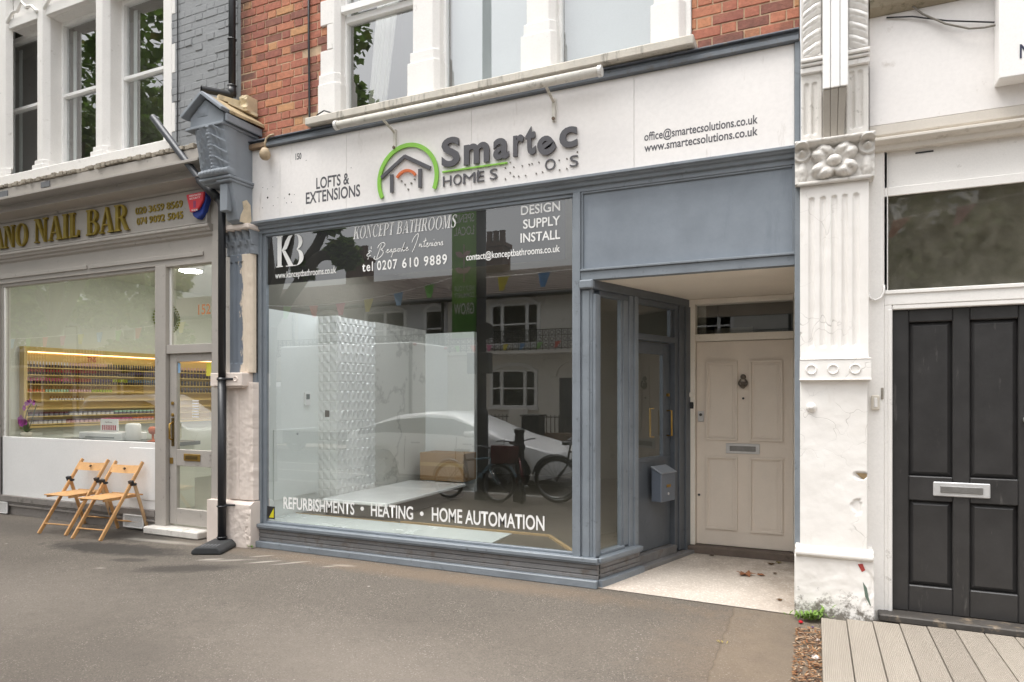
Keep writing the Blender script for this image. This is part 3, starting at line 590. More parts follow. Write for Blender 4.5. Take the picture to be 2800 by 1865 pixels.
# interior shell
MB().prism([(-5.5, .03), (-1.7, .03), (-1.16, 1.64), (-1.16, 5.1), (-5.5, 5.1)], .12, .222, 'z').build('interior_floor', IFLOOR, shop)
mb = MB()
for i in range(3): mb.box(-5.36 + i * .9, -5.36 + i * .9 + .895, .03, .6, .222, .232)
mb.build('floor_tile', TILE, shop, .002)
mb = MB(); mb.box(-3.975, -2.305, .64, .672, .222, .24); mb.bar((-2.3, .655, .231), (-1.886, .142, .231), .032, .018); mb.box(-5.36, -3.975, .61, .625, .222, .235)
mb.build('floor_edging', paint('timber_edging', '#b79b6f', .5), shop)
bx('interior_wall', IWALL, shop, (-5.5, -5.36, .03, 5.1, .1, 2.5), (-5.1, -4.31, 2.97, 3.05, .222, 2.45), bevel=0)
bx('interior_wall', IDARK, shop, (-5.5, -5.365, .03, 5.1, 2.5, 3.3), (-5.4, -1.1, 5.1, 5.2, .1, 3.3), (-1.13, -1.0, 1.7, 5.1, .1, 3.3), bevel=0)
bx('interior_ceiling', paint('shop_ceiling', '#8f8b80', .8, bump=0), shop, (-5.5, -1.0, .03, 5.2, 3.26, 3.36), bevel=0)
FILLP = emit('fill_panel_glow', '#f3f8ff', 6)  # added glowing panels, out of view behind the vinyl band, to brighten the interior
for i, (x, y) in enumerate(((-4.75, .7), (-2.9, .7), (-4.75, 1.5), (-2.9, 1.5))):
    l = bx('fill_panel', CARDW, None, (x - .31, x + .31, y - .31, y + .31, 3.24, 3.26), bevel=0); tag(l, 'added unseen fill panel in the shop ceiling, ' + ('front left', 'front right', 'back left', 'back right')[i] + ' of four', 'fill light', 'added fill panels in the shop'); bx('diffuser', FILLP, l, (x - .29, x + .29, y - .29, y + .29, 3.235, 3.24), bevel=0)
# the wall over the soffit and round the doorway (closes the inside off from the porch)
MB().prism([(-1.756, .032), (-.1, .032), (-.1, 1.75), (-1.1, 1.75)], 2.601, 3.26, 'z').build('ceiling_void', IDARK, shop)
def tiles(u, z):
    a = (u / .098) % 1; b = (z / .115) % 1; e = min(a, b, 1 - a, 1 - b)
    h = .5 * abs(a - b) + .35 * max(0, 1 - abs(a + b - 1) * 2.2)
    return (-.0 if e < .04 else .020 * h)
pier = MB(); pier.relief(-5.36, -5.09, .222, 2.5, lambda u, z: 1.0 - tiles(u, z) - .002, .0125, 1.06); pier.build('tiled_pier', CERAM, shop)
pier = MB(); pier.relief(1.0, 1.74, .222, 2.49, lambda u, z: -5.092 + tiles(u, z), .0125, -5.2, 'x'); pier.build('tiled_pier', CERAM, shop)
n = N('marble'); v = n.noise(.9, 7, .6); w = n.math('ABSOLUTE', n.math('ADD', v, -.5)); n.col(n.mix(n.math('MULTIPLY', n.ramp(w, .022, .0), .4), lin('#dcdad2'), lin('#8f8d86'))); n.rough(.25); MARB = n.m
bx('marble_wall', MARB, shop, (-5.36, -5.1, 1.742, 2.975, .222, 2.5), (-5.36, -5.1, 1.06, 1.742, .222, 2.48), bevel=0)
cp = bx('meter_cupboard', IWALL, shop, (-5.36, -5.345, .26, .94, .42, 1.19)); MB().lathe([(.012, 0), (.012, .012)], (-5.345, .62, 1.13), 10, 'x').build('knob', CHROME, cp)
th = bx('thermostat', CARDW, None, (-5.36, -5.335, .74, .83, 1.45, 1.6)); tag(th, 'small white thermostat on the white wall inside the shop', 'thermostat'); bx('thermostat_screen', paint('lcd_grey', '#6f7672', .3), th, (-5.336, -5.333, .755, .815, 1.52, 1.58))
sk = bx('cable_outlet', paint('dark_hole', '#5c5040', .7), None, (-5.26, -5.2, .985, 1.0, 1.31, 1.39)); tag(sk, 'square brown cable outlet in the white tiled pier', 'outlet')
# interior things
t = bx('shower_tray', CERAM, None, (-5.08, -4.19, .72, 2.52, .36, .4), bevel=.01); tag(t, 'long white shower tray on the shop floor beside the tiled wall', 'shower tray')
bx('tray_plinth', paint('dark_plinth', '#6b675e', .5), t, (-5.06, -4.23, .76, 2.5, .222, .36))
t = bx('cardboard_box', CARD, None, (-4.95, -4.27, 2.58, 2.95, .402, .78), bevel=.004); tag(t, 'brown cardboard box at the far end of the white shower tray', 'box')
bx('packing_tape', paint('parcel_tape', '#b79a6c', .3), t, (-4.95, -4.27, 2.577, 2.58, .6, .65))

# ================================================================== fascia sign
sign = thing('fascia_sign', 'long white fascia board with broken grey raised letters and a green arched house logo', 'shop sign', (-2.7, -.08, 3.36))
mb = MB()
for a, b in ((-5.36, -4.94), (-4.938, -4.11), (-4.108, -2.75), (-2.748, -1.3), (-1.298, -.13)): mb.box(a, b, -.08, -.03, 3.36, 4.097)
mb.build('board', paint('fascia_white', '#ece8e5', .4, var=.03, vs=1.2, bump=.04, bs=12, dirt='#b3aba0', damt=-.02, ds=9, streak=True), sign, .002)
def sg(x, y): return lambda: None
text('lettering', sign, '150', -4.735, -4.66, 3.925, .058, -.081, GLET, .03)
text('lettering', sign, 'LOFTS &', -4.473, -4.072, 3.60, .105, -.081, GLET, .019); text('lettering', sign, 'EXTENSIONS', -4.604, -3.944, 3.468, .108, -.081, GLET, .019)
text('lettering', sign, 'office@smartecsolutions.co.uk', -1.217, -.378, 3.565, .062, -.081, GLET, .018); text('lettering', sign, 'www.smartecsolutions.co.uk', -1.217, -.378, 3.478, .062, -.081, GLET, .018)
YS = -.088
for ch, a, b, z, cap in (('S', -3.038, -2.853, 3.612, .235), ('m', -2.811, -2.564, 3.6, .235), ('a', -2.524, -2.377, 3.606, .235), ('r', -2.336, -2.234, 3.607, .235), ('t', -2.224, -2.130, 3.605, .25), ('c', -1.918, -1.764, 3.612, .22)):
    text('raised_letter', sign, ch, a, b, z, cap, YS, GLET, .03, .018)
me = text('raised_letter', sign, 'e', -.075, .075, -.075, .21, 0, GLET, .03, .018)
me.matrix_basis = Matrix.Translation((-2.04, YS, 3.652)) @ Matrix.Rotation(R(-28), 4, 'Y')
for w_, a, b, z in (('H', -3.031, -2.945, 3.434), ('O', -2.925, -2.84, 3.432), ('M', -2.825, -2.705, 3.43), ('E', -2.69, -2.618, 3.43), ('S', -2.564, -2.49, 3.434), ('O', -2.05, -1.957, 3.442), ('S', -1.832, -1.757, 3.442)):
    text('raised_letter', sign, w_, a, b, z, .092, -.086, GLET, .0, .006)
mb = MB(); mb.prism([(-2.675, 3.52), (-2.665, 3.53), (-2.64, 3.475), (-2.652, 3.47)], -.115, -.1); mb.build('broken_letter', GLET, sign)
MB().prism([(-3.035, 3.558), (-3.035, 3.572), (-2.395, 3.565), (-2.395, 3.551)], -.1, -.086).build('green_underline', GREEN, sign, .001)
ga = MB(); pa = arc(-3.403, 3.552, .33, .328, .038, .038, 207, -24, 40); n_ = len(pa) // 2
for i in range(n_ - 1): ga.prism([pa[i], pa[i + 1], pa[2 * n_ - 2 - i], pa[2 * n_ - 1 - i]], -.102, -.088)
ga.build('green_arch', GREEN, sign)
ga = MB(); ga.prism(strip([(-3.69, 3.6), (-3.427, 3.765)], .036), -.104, -.09); ga.prism(strip([(-3.435, 3.765), (-3.155, 3.615)], .036), -.1045, -.09)
ga.prism(rc(-3.592, -3.555, 3.448, 3.617), -.104, -.09); ga.prism(rc(-3.285, -3.247, 3.454, 3.626), -.104, -.09); ga.build('house_outline', GLET, sign, .003)
pa = arc(-3.415, 3.505, .135, .137, .025, .025, 145, 35, 12); n_ = len(pa) // 2; ga = MB()
for i in range(n_ - 1): ga.prism([pa[i], pa[i + 1], pa[2 * n_ - 2 - i], pa[2 * n_ - 1 - i]], -.104, -.09)
ga.build('orange_arc', ORANGE, sign)
ga = MB()
for x, z, r in [(-3.473, 3.545, .008), (-3.435, 3.508, .008), (-3.401, 3.459, .008), (-3.367, 3.512, .009), (-3.332, 3.542, .008)] + [(x, z, .006) for x, z in ((-2.417, 3.52), (-2.417, 3.424), (-2.371, 3.472), (-2.371, 3.561), (-2.338, 3.515), (-2.338, 3.437), (-2.293, 3.431), (-2.26, 3.516), (-2.228, 3.428), (-2.196, 3.518), (-2.17, 3.521), (-2.132, 3.433), (-2.107, 3.523), (-2.075, 3.437), (-1.926, 3.515), (-1.922, 3.433), (-1.859, 3.517), (-1.859, 3.436), (-1.768, 3.56))]:
    ga.lathe([(r, -.09), (r, -.08)], (x, 0, z), 8, 'y')
ga.build('fixing_studs', paint('stud_grey', '#77736c', .6), sign)
ga = MB()
for x, z, r in ((-5.102, 3.591, .011), (-5.168, 3.702, .004), (-5.102, 3.68, .004), (-5.032, 3.692, .004), (-5.027, 3.499, .004), (-5.171, 3.494, .004), (-4.815, 3.59, .01), (-4.787, 3.506, .005), (-4.851, 3.507, .005), (-4.879, 3.559, .004), (-4.965, 3.574, .004), (-4.751, 3.579, .004), (-4.6, 3.9, .004), (-4.05, 3.75, .004)):
    ga.lathe([(r, -.0812), (r, -.0802)], (x, 0, z), 8, 'y')
ga.build('drill_holes', paint('hole_dark', '#3a3632', .8), sign)

# tube lamp over the sign
t = thing('tube_light', 'long dirty white strip light tube on two brackets above the fascia sign', 'strip light', (-2.77, -.3, 4.075))
TUBEM = paint('dirty_tube', '#dcd8cf', .45, var=.12, vs=8, dirt='#75705f', damt=.25, ds=14)
MB().tube([(-4.035, -.3, 4.075), (-1.52, -.3, 4.075)], .036, 16).build('tube', TUBEM, t, smooth=True)
for a, b in ((-4.06, -4.03), (-1.525, -1.495)): MB().tube([(a, -.3, 4.075), (b, -.3, 4.075)], .043, 16).build('end_cap', paint('cap_white', '#e4e2de', .4), t)
for x in (-3.545, -1.97):
    b = bx('bracket', TUBEM, t, (x - .016, x + .016, -.1, -.081, 3.84, 4.03)); mb = MB(); mb.bar((x, -.095, 4.0), (x, -.29, 4.06), .024, .008); mb.build('bracket_arm', TUBEM, b)
    MB().lathe([(.014, -.112), (.014, -.1)], (x, 0, 3.86), 8, 'y').build('bracket_bolt', paint('rusty_bolt', '#6b5a4c', .7), b)
t = thing('hanging_bell', 'small round cream bell hanging on a hook at the left end of the fascia', 'bell', (-5.06, -.15, 4.0))
BELLM = paint('aged_cream', '#b5a184', .6, var=.2, vs=12, dirt='#5d4f3c', damt=.2)
MB().lathe([(.005, .07), (.03, .062), (.05, .03), (.056, 0), (.05, -.03), (.03, -.05), (.005, -.056)], (-5.06, -.16, 4.0), 16).build('ball', BELLM, t, smooth=True)
MB().tube([(-5.06, -.16, 4.07), (-5.06, -.16, 4.12), (-5.045, -.155, 4.165), (-5.01, -.145, 4.19), (-4.96, -.142, 4.192)], .01).build('hook', BELLM, t, smooth=True)
t = MB().tube([(-4.628, -.018, 6.6), (-4.62, -.018, 5.1), (-4.612, -.018, 4.36), (-4.6, -.02, 4.3)], .011, 8).build('wall_cable', BPLAST, None, smooth=True); tag(t, 'dark vertical cable clipped to the orange brickwork', 'cable')
t = MB().tube([(-4.5, -.1, 4.265), (-4.44, -.1, 4.32), (-4.36, -.1, 4.345), (-4.27, -.09, 4.31), (-4.22, -.085, 4.27)], .007, 8).build('loose_cable', BPLAST, None, smooth=True); tag(t, 'short looped grey cable lying on the white window sill', 'cable')
# lace curtains upstairs
LACE = paint('lace_curtain', '#eeece6', .8, var=.06)
def curtain(pts0, pts1, label, m=LACE, y=.3):
    mb = MB(); n = 44; vs = []
    for (xa, xb, z) in (pts0, ((pts0[0] + pts1[0]) / 2, (pts0[1] + pts1[1]) / 2 , (pts0[2] + pts1[2]) / 2), pts1):
        for i in range(n + 1): vs.append((xa + (xb - xa) * i / n, y + .022 * math.sin(i * 1.35) + .01 * math.sin(i * .5), z))
    mb.add(vs, [(j * (n + 1) + i, j * (n + 1) + i + 1, (j + 1) * (n + 1) + i + 1, (j + 1) * (n + 1) + i) for j in range(2) for i in range(n)])
    o = mb.build('curtain', m, None, smooth=True); sm = o.modifiers.new('cloth', 'SOLIDIFY'); sm.thickness = .003; tag(o, label, 'curtain'); return o
curtain((-4.15, -3.95, 4.3), (-3.9, -3.62, 6.6), 'white lace curtain gathered behind the left upstairs window')
NET = paint('grey_blind', '#c3c6c7', .7, var=.02, bump=0)
for a, b, s_ in ((-3.1, -2.2, 'middle'), (-1.98, -1.1, 'right')):
    tag(bx('window_blind', NET, None, (a, b, .2, .21, 4.26, 6.6)), 'plain pale grey blind in the ' + s_ + ' upstairs window', 'blind')
# ================================================================== nail bar next door
nail = thing('nail_bar_building', 'grey painted brick nail bar building with white upstairs window surrounds and grey shopfront', 'building', (-8, 0, 0))
GB = brickmat('grey_brick', ['#8d8f91', '#909294', '#8a8c8f'], bump=.9)
n = MATS['grey_brick'].node_tree
GBP = paint('grey_painted_brick', '#8e9092', .6, var=.06, vs=4, bump=.9, bs=38)
def quoinG(a, b, z):
    k = int((z - 4.2) / .332 + 100); e = -6.545 if k % 2 else -6.605
    return [(max(a, e), b)] if b > e else []
bricks(-6.61, -5.6, 4.2, 6.8, quoinG, .0, jit=.0025, seed=8, mort=.007).build('brick_wall', GBP, nail, .006)
bx('mortar_bed', GBP, nail, (-6.6, -5.56, .004, .3, 4.1, 6.8), bevel=0)
mb = MB()
def npier(a, b, r):     # front face a..b, chamfer back to r at the frame
    mb.prism([(a, -.0), (b - .06, -.0), (b - .02, .04), (b, .06), (r, .24), (a, .24)], 4.56, 6.9, 'z')
    mb.prism([(a - .05, -.035), (b - .01, -.035), (b + .02, .02), (r + .01, .24), (a - .05, .24)], 4.36, 4.5, 'z')
    mb.prism([(a - .025, -.018), (b - .03, -.018), (b + .01, .03), (r + .005, .24), (a - .025, .24)], 4.5, 4.56, 'z')
npier(-10.5, -9.66, -10.06); npier(-9.05, -8.88, -8.88); npier(-7.91, -7.73, -7.72)
mb.box(-6.741, -6.605, .0, .24, 4.36, 6.9)
for k in range(8):
    z = 4.2 + k * .332
    mb.box(-6.605, -6.605 if k % 2 == 0 else -6.547, -.001, .05, z, z + .33) if k % 2 else None
mb.box(-10.5, -6.6, -.02, .24, 6.9, 7.3)
for a, b in ((-9.66, -9.05), (-8.88, -7.91), (-7.73, -6.741)):
    mb.box(a, b, .06, .24, 6.38, 6.9); mb.prism([(a, 6.38), (b, 6.38), (b, 6.5), (a, 6.5)], .0, .06)
    m_ = (a + b) / 2; pts = [(a - .02, 6.46), (a + .1, 6.56), (a + .24, 6.58), (m_ - .12, 6.55), (m_, 6.66), (m_ + .12, 6.55), (b - .24, 6.58), (b - .1, 6.56), (b + .02, 6.46)]
    mb.tube([(u, -.01, v) for u, v in pts], .022, 6)
mb.build('window_surround', STONE, nail, .006)
for a, b in ((-10.06, -9.0), (-8.9, -7.85), (-7.74, -6.7)):
    w = bx('upper_window', UPVC, nail, (a, a + .05, .2, .28, 4.43, 6.6), (b - .05, b, .2, .28, 4.43, 6.6), (a + .05, b - .05, .2, .28, 4.43, 4.52), (a + .05, b - .05, .205, .275, 5.415, 5.455), (a + .05, b - .05, .2, .28, 6.34, 6.4))
    pane('pane', GLASSU, w, a + .05, b - .05, 4.52, 6.34, .25)
    bx('blind_tape', paint('blind_edge', '#cfd4d2', .6), w, (a + .1, a + .16, .3, .31, 4.5, 6.3), bevel=0)
bx('upper_room', IDARK, nail, (-13.5, -6.5, 1.2, 1.25, 4.2, 6.9), (-13.5, -6.5, .3, 1.2, 6.9, 6.95), (-13.55, -13.5, .2, 1.25, 4.2, 6.95), (-6.5, -6.45, .3, 1.25, 4.2, 6.95), (-13.5, -6.5, .3, 1.2, 4.15, 4.2), bevel=0); bx('side_wall', GBP, nail, (-13.5, -10.5, .0, .2, 4.2, 7.3), bevel=0)
bx('window_sill', STONE, nail, (-10.5, -6.55, -.07, .24, 4.3, 4.43), bevel=.01)
CORN = paint('dirty_cornice_top', '#a39a8c', .85, var=.25, vs=7, bump=.6, bs=40, dirt='#4d473c', damt=.45, ds=16)
mb = MB()
for k in range(60):
    x = -10.5 + k * .075; mb.box(x, x + .066 + random.random() * .009, -.2 - random.random() * .03, .0, 4.19 + random.random() * .02, 4.235 + random.random() * .018)
mb.build('tile_course', CORN, nail, .006)
for q in ((-8.62, -8.45, -.212, -.2, 4.1, 4.17), (-9.5, -9.3, -.212, -.2, 4.07, 4.16), (-9.8, -9.58, -.212, -.2, 4.06, 4.15)): bx('flashing_patch', paint('slate_patch', '#6d6f72', .7), nail, q)
def cav(y0, z0, y1, z1, n_=9):   # cavetto curve
    return [(y1 + (y0 - y1) * (1 - math.sin(t)), z1 + (z0 - z1) * (1 - math.cos(t))) for t in [math.pi / 2 * i / n_ for i in range(n_, -1, -1)]]
mb = MB(); mb.prism([(-.2, 4.19), (-.2, 4.06), (-.285, 4.05), (-.285, 4.02)] + cav(-.27, 4.02, -.09, 3.86) + [(-.09, 3.84), (-.075, 3.835), (-.06, 3.815), (.05, 3.815), (.05, 4.19)], -10.5, -5.86, 'x')
mb.build('cornice', NGREY, nail, .002)
mb = MB(); mb.prism([(-.07, 3.425), (-.09, 3.415), (-.09, 3.39), (-.07, 3.38), (-.06, 3.352), (-.035, 3.345), (-.03, 3.32), (-.0, 3.3), (.0, 3.04), (.1, 3.04), (.1, 3.425)], -10.5, -5.94, 'x')
mb.box(-9.9, -8.06, -.018, .0, 3.1, 3.145); mb.box(-8.02, -6.1, -.018, .0, 3.1, 3.145); mb.build('frieze', NGREY, nail, .003)
nw = bx('shop_window', NGREY, nail, (-10.4, -9.86, -.04, .1, .0, 3.04), (-9.86, -9.82, .02, .1, .25, 3.04), (-6.865, -6.69, -.01, .1, .0, 3.04), (-9.82, -6.865, .02, .1, 3.0, 3.04), bevel=.004)
pane('pane', GLASSN, nw, -9.82, -6.865, 1.02, 3.0, .05)
bx('window_bead', WHITE, nw, (-9.82, -9.79, .03, .049, 1.02, 3.0))
WPAN = paint('white_window_panel', '#f0efed', .4, var=.03, vs=2, bump=.06, bs=30)
wp = bx('stall_panel', WPAN, nail, (-9.86, -6.866, .02, .06, .25, 1.02)); bx('access_hatch', WPAN, wp, (-7.325, -6.885, .012, .0205, .355, .955), bevel=.004)
mb = MB()
for y, a, b in ((-.02, .175, .25), (.0, .145, .172), (-.01, .115, .142), (.015, .0, .112)): mb.box(-9.9, -6.866, y, .1, a, b)
mb.build('plinth', paint('plinth_grey', '#8b8580', .7, var=.15, vs=4, bump=.3, dirt='#4f4a43', damt=.3, ds=8), nail, .003)
def vent(x0, x1, z0, z1):
    v = bx('air_vent', UPVC, nail, (x0, x1, -.035, -.02, z0, z0 + .014), (x0, x1, -.035, -.02, z1 - .014, z1), (x0, x0 + .014, -.035, -.02, z0, z1), (x1 - .014, x1, -.035, -.02, z0, z1), bevel=.002)
    mb = MB(); mb.box(x0 + .014, x1 - .014, -.022, -.019, z0 + .014, z1 - .014, mi=1); k = z0 + .02
    while k < z1 - .02: mb.box(x0 + .014, x1 - .014, -.031, -.022, k, k + .006); k += .0105
    mb.build('vent_grille', [UPVC, paint('vent_shadow', '#8f8d8a', .7)], v)
vent(-7.374, -7.03, .03, .18); vent(-9.815, -9.63, .015, .165)
# nail bar door
nd = bx('shop_door', NGREY, nail, (-6.675, -6.57, .035, .085, .11, 2.03), (-6.03, -5.975, .035, .085, .11, 2.03), (-6.57, -6.03, .035, .085, 1.945, 2.03), (-6.57, -6.03, .035, .085, .772, .955), (-6.57, -6.03, .035, .085, .11, .29), bevel=.004)
pane('pane', GLASSN, nd, -6.57, -6.03, .955, 1.945, .06); pane('pane', GLASS, nd, -6.57, -6.03, .29, .772, .06)
nf = bx('fanlight', NGREY, nail, (-6.69, -5.96, .0, .1, 2.035, 2.135), (-6.69, -5.96, -.005, .1, 3.018, 3.04), (-5.975, -5.93, -.01, .1, .0, 3.04), bevel=.004)
pane('pane', GLASSN, nf, -6.69, -5.975, 2.135, 3.018, .06); bx('window_bead', WHITE, nf, (-6.69, -6.665, .04, .059, 2.135, 3.018))
lp = bx('letterbox', BRASS, nd, (-6.443, -6.192, .022, .036, .833, .912), bevel=.004); bx('letter_flap', paint('dark_brass', '#6d5a35', .35, .7), lp, (-6.41, -6.225, .017, .023, .852, .893))
hp = bx('handle_plate', paint('dark_brass', '#6d5a35', .35, .7), nd, (-6.645, -6.6, .028, .036, .99, 1.31)); MB().tube([(-6.622, .03, 1.26), (-6.622, -.01, 1.24), (-6.622, -.01, 1.08), (-6.622, .03, 1.06)], .012).build('pull_handle', BRASS, hp, smooth=True)
for z in (1.345, 1.476): MB().lathe([(.02, .03), (.02, .02), (.012, .016)], (-6.62, 0, z), 12, 'y').build('door_lock', BRASS, nd)
bx('lock_plate', BRASS, nd, (-6.672, -6.62, .028, .036, .79, .86))
bx('door_notice', paint('yellow_notice', '#d9d04a', .5, bump=0), nd, (-6.12, -6.045, .052, .056, 1.78, 1.93), bevel=0); bx('door_notice', paint('blue_notice', '#8fb4d6', .5, bump=0), nd, (-6.565, -6.53, .052, .056, 1.82, 1.93), bevel=0)
hrs = MB()
for k in range(7): hrs.box(-6.34, -6.24, .054, .056, 1.5 - k * .03, 1.512 - k * .03)
hrs.build('opening_hours', WLET, nd)
text('house_number', nf, '152', -6.42, -6.225, 2.49, .11, .2, paint('orange_number', '#d98a4a', .5, bump=0), .02)
STEPM = paint('worn_white_step', '#d6d1ca', .75, var=.15, vs=6, bump=.4, dirt='#8a8178', damt=.35, ds=9)
bx('door_step', STEPM, nail, (-6.92, -6.06, -.12, .1, .004, .085), bevel=.012)
# nail bar interior
NWALL = paint('pale_green_wall', '#e6e8de', .7, var=.02, bump=0)
bx('interior_wall', NWALL, nail, (-10.4, -10.3, .1, 6.1, .0, 3.5), (-10.3, -5.7, 6.1, 6.2, .0, 3.5), (-5.72, -5.62, .1, 6.1, .0, 3.5), bevel=0)
bx('interior_ceiling', NWALL, nail, (-10.4, -5.6, .12, 6.2, 3.42, 3.5), bevel=0); bx('interior_floor', paint('grey_lino', '#9a9a92', .4), nail, (-10.4, -5.6, .1, 6.2, .02, .06), bevel=0)
bx('lintel', IDARK, nail, (-10.4, -5.7, .1, .2, 3.05, 3.5), bevel=0)
for i, (x, y) in enumerate(((-8.2, 1.6), (-8.2, 3.6), (-6.75, 1.35))):
    l = MB().lathe([(.16, 3.36), (.17, 3.38), (.17, 3.42)], (x, y, 0), 20).build('ceiling_lamp', CARDW, None); tag(l, ['round ceiling lamp near the nail bar window', 'round ceiling lamp at the back of the nail bar', 'round lit ceiling lamp seen above the nail bar door'][i], 'ceiling lamp')
    MB().lathe([(.15, 3.352), (.15, 3.36)], (x, y, 0), 20).build('diffuser', emit('lamp_glow', '#fffaf2', 75), l)
# polish racks on the left wall
RACK = paint('birch_rack', '#d6b872', .5, var=.05, vs=4, bump=.05)
WARM = emit('warm_strip', '#ffd6a0', 2.6)
SHZ = (1.972, 1.866, 1.732, 1.612, 1.492, 1.372, 1.266, 1.153)
def rack(y0, y1, label):
    r = thing('polish_rack', label, 'wall rack', (-10.3, (y0 + y1) / 2, 1.1), 'nail polish racks on the wall')
    X0, X1 = -10.298, -10.19
    bx('rack_frame', RACK, r, (X0, X1, y0, y0 + .05, 1.095, 2.262), (X0, X1, y1 - .05, y1, 1.095, 2.262), (X0, X1, y0 + .05, y1 - .05, 2.2, 2.262), (X0, X1, y0 + .05, y1 - .05, 1.095, 1.125), bevel=.002)
    bx('back_board', RACK, r, (X0, X0 + .006, y0 + .05, y1 - .05, 1.125, 2.2), bevel=0)
    for z in SHZ: bx('shelf', RACK, r, (X0 + .006, X1 - .004, y0 + .05, y1 - .05, z - .016, z), bevel=.001)
    bx('light_strip', WARM, r, (X0 + .01, X0 + .03, y0 + .06, y1 - .06, 2.185, 2.198), bevel=0)
    return r
r1 = rack(.491, 2.693, 'long birch wall rack full of nail polish bottles behind the nail bar window'); rack(2.76, 3.9, 'second birch polish rack seen through the nail bar door')
text('rack_sign', r1, 'TNS', 1.40, 1.54, 2.08, .075, 0, paint('red_sign', '#b03a3a', .5, bump=0), .03).matrix_basis = Matrix.Rotation(R(90), 4, 'Z') @ Matrix.Translation((0, 10.195, 0))
CAPM = BPLAST
def bottle_mesh(name, body, cap, h=.07, w=.0145, jar=False):
    mb = MB()
    if jar: mb.lathe([(w, 0), (w, h * .6)], n=8, mi=0); mb.lathe([(w * 1.05, h * .6), (w * 1.05, h)], n=8, mi=1)
    else: mb.lathe([(w, 0), (w * 1.05, h * .4), (w * .6, h * .48)], n=7, mi=0); mb.lathe([(w * .72, h * .48), (w * .62, h)], n=7, mi=1)
    me = bpy.data.meshes.new(name); me.from_pydata(mb.v, [], mb.f); me.materials.append(body); me.materials.append(cap); me.polygons.foreach_set('material_index', mb.mi); me.update(); return me
PC = {'black': '#3a3033', 'white': '#ece6e2', 'red': '#b01f2c', 'wine': '#5d1a28', 'pink': '#cf4f7d', 'purple': '#5a4a78', 'lime': '#b7c83c', 'blue': '#5a7f9a', 'slate': '#4c5564', 'orange': '#df7a3c', 'mint': '#b9dcc0', 'rose': '#dcb3b6', 'amber': '#9a6a25', 'grey': '#8a8790'}
PM = {k: paint('polish_' + k, v, .25, var=.02, bump=0) for k, v in PC.items()}
rows = [(SHZ[0], .085, 'top', [('white', 'black', 14), ('rose', 'black', 14), ('slate', 'black', 20)]), (SHZ[1], .085, 'second', [('red', 'black', 24), ('wine', 'black', 12), ('purple', 'black', 12)]),
        (SHZ[2], .088, 'third', [('pink', 'black', 14), ('red', 'black', 8), ('purple', 'black', 8), ('lime', 'black', 6), ('blue', 'black', 12)]), (SHZ[3], .088, 'fourth', [('amber', 'orange', 6), ('amber', 'mint', 8), ('amber', 'rose', 8), ('amber', 'lime', 8)]),
        (SHZ[4], .06, 'fifth', [('amber', 'white', 12)])]
N_B = 0
def place_bottles(y0, y1, rws, where):
    for z, h, nm, gr in rws:
        tot = sum(g[2] for g in gr); full = 48 if nm not in ('fourth', 'fifth') else 48
        y = y0; dy = (y1 - y0) / full
        if nm == 'fifth': y = y0 + .32
        for top, bot, cnt in gr:
            me = bottle_mesh('polish_bottle', PM[bot], PM[top], h)
            for k in range(cnt):
                o = bpy.data.objects.new('polish_bottle', me); C.objects.link(o); o.location = (-10.235, y, z); y += dy
                tag(o, 'small %s and %s nail polish bottle on the %s shelf of the %s' % (top, bot, nm, where), 'nail polish bottle', 'nail polish bottles on the wall racks')
place_bottles(.565, 2.63, rows, 'long wall rack')
place_bottles(2.83, 3.85, [(SHZ[0], .07, 'top', [('rose', 'black', 24)]), (SHZ[1], .07, 'second', [('purple', 'black', 22)]), (SHZ[2], .075, 'third', [('slate', 'black', 22)])], 'rack behind the door') if False else None
for nm, z, gr in (('seventh', SHZ[6], [('wine', 'grey', 8), ('grey', 'white', 10), ('mint', 'grey', 10)]), ('bottom', SHZ[7], [('grey', 'white', 8), ('wine', 'rose', 8), ('pink', 'rose', 8), ('orange', 'rose', 6)])):
    y = .6; tot = sum(g[2] for g in gr)
    for top, bot, cnt in gr:
        me = bottle_mesh('powder_jar', PM[bot], PM[top], .055, .03, True)
        for k in range(cnt):
            o = bpy.data.objects.new('powder_jar', me); C.objects.link(o); o.location = (-10.235, y, z); y += 2.0 / tot
            tag(o, 'round %s nail powder jar with %s lid on the %s shelf of the rack' % (bot, top, nm), 'powder jar', 'powder jars on the lower shelves of the rack')
for zi, nm, top, bot in ((0, 'top', 'rose', 'black'), (1, 'second', 'purple', 'black'), (2, 'third', 'slate', 'black'), (3, 'fourth', 'grey', 'black')):
    me = bottle_mesh('polish_bottle', PM[bot], PM[top], .085, .02)
    for k in range(15):
        o = bpy.data.objects.new('polish_bottle', me); C.objects.link(o); o.location = (-10.235, 2.86 + k * .067, SHZ[zi])
        tag(o, '%s and %s nail polish bottle on the %s shelf of the rack behind the door' % (top, bot, nm), 'nail polish bottle', 'nail polish bottles on the wall racks')
# things in the nail bar window
desk = thing('nail_desk', 'dark topped white reception desk behind the nail bar window', 'desk', (-8.6, .85, .06))
bx('desk_top', paint('dark_desk', '#6d6f6d', .3), desk, (-9.9, -7.6, .55, 1.25, .90, .95)); bx('desk_body', NWALL, desk, (-9.85, -7.65, .62, 1.2, .06, .90))
o = bx('printer', WPAN, None, (-9.35, -8.45, .72, 1.1, .951, 1.06), bevel=.015); tag(o, 'flat white printer on the desk behind the nail bar window', 'printer'); bx('printer_slot', paint('slot_grey', '#8d9090', .5), o, (-9.2, -8.6, .715, .721, .985, 1.0))
o = thing('price_card', 'white price card printed with a row of red nails standing on the printer', 'card', (-8.95, .9, 1.06)); bx('card', CARDW, o, (-9.15, -8.78, .9, .91, 1.061, 1.235)); mb = MB()
for k in range(7): mb.box(-9.11 + k * .044, -9.085 + k * .044, .897, .9, 1.08, 1.15)
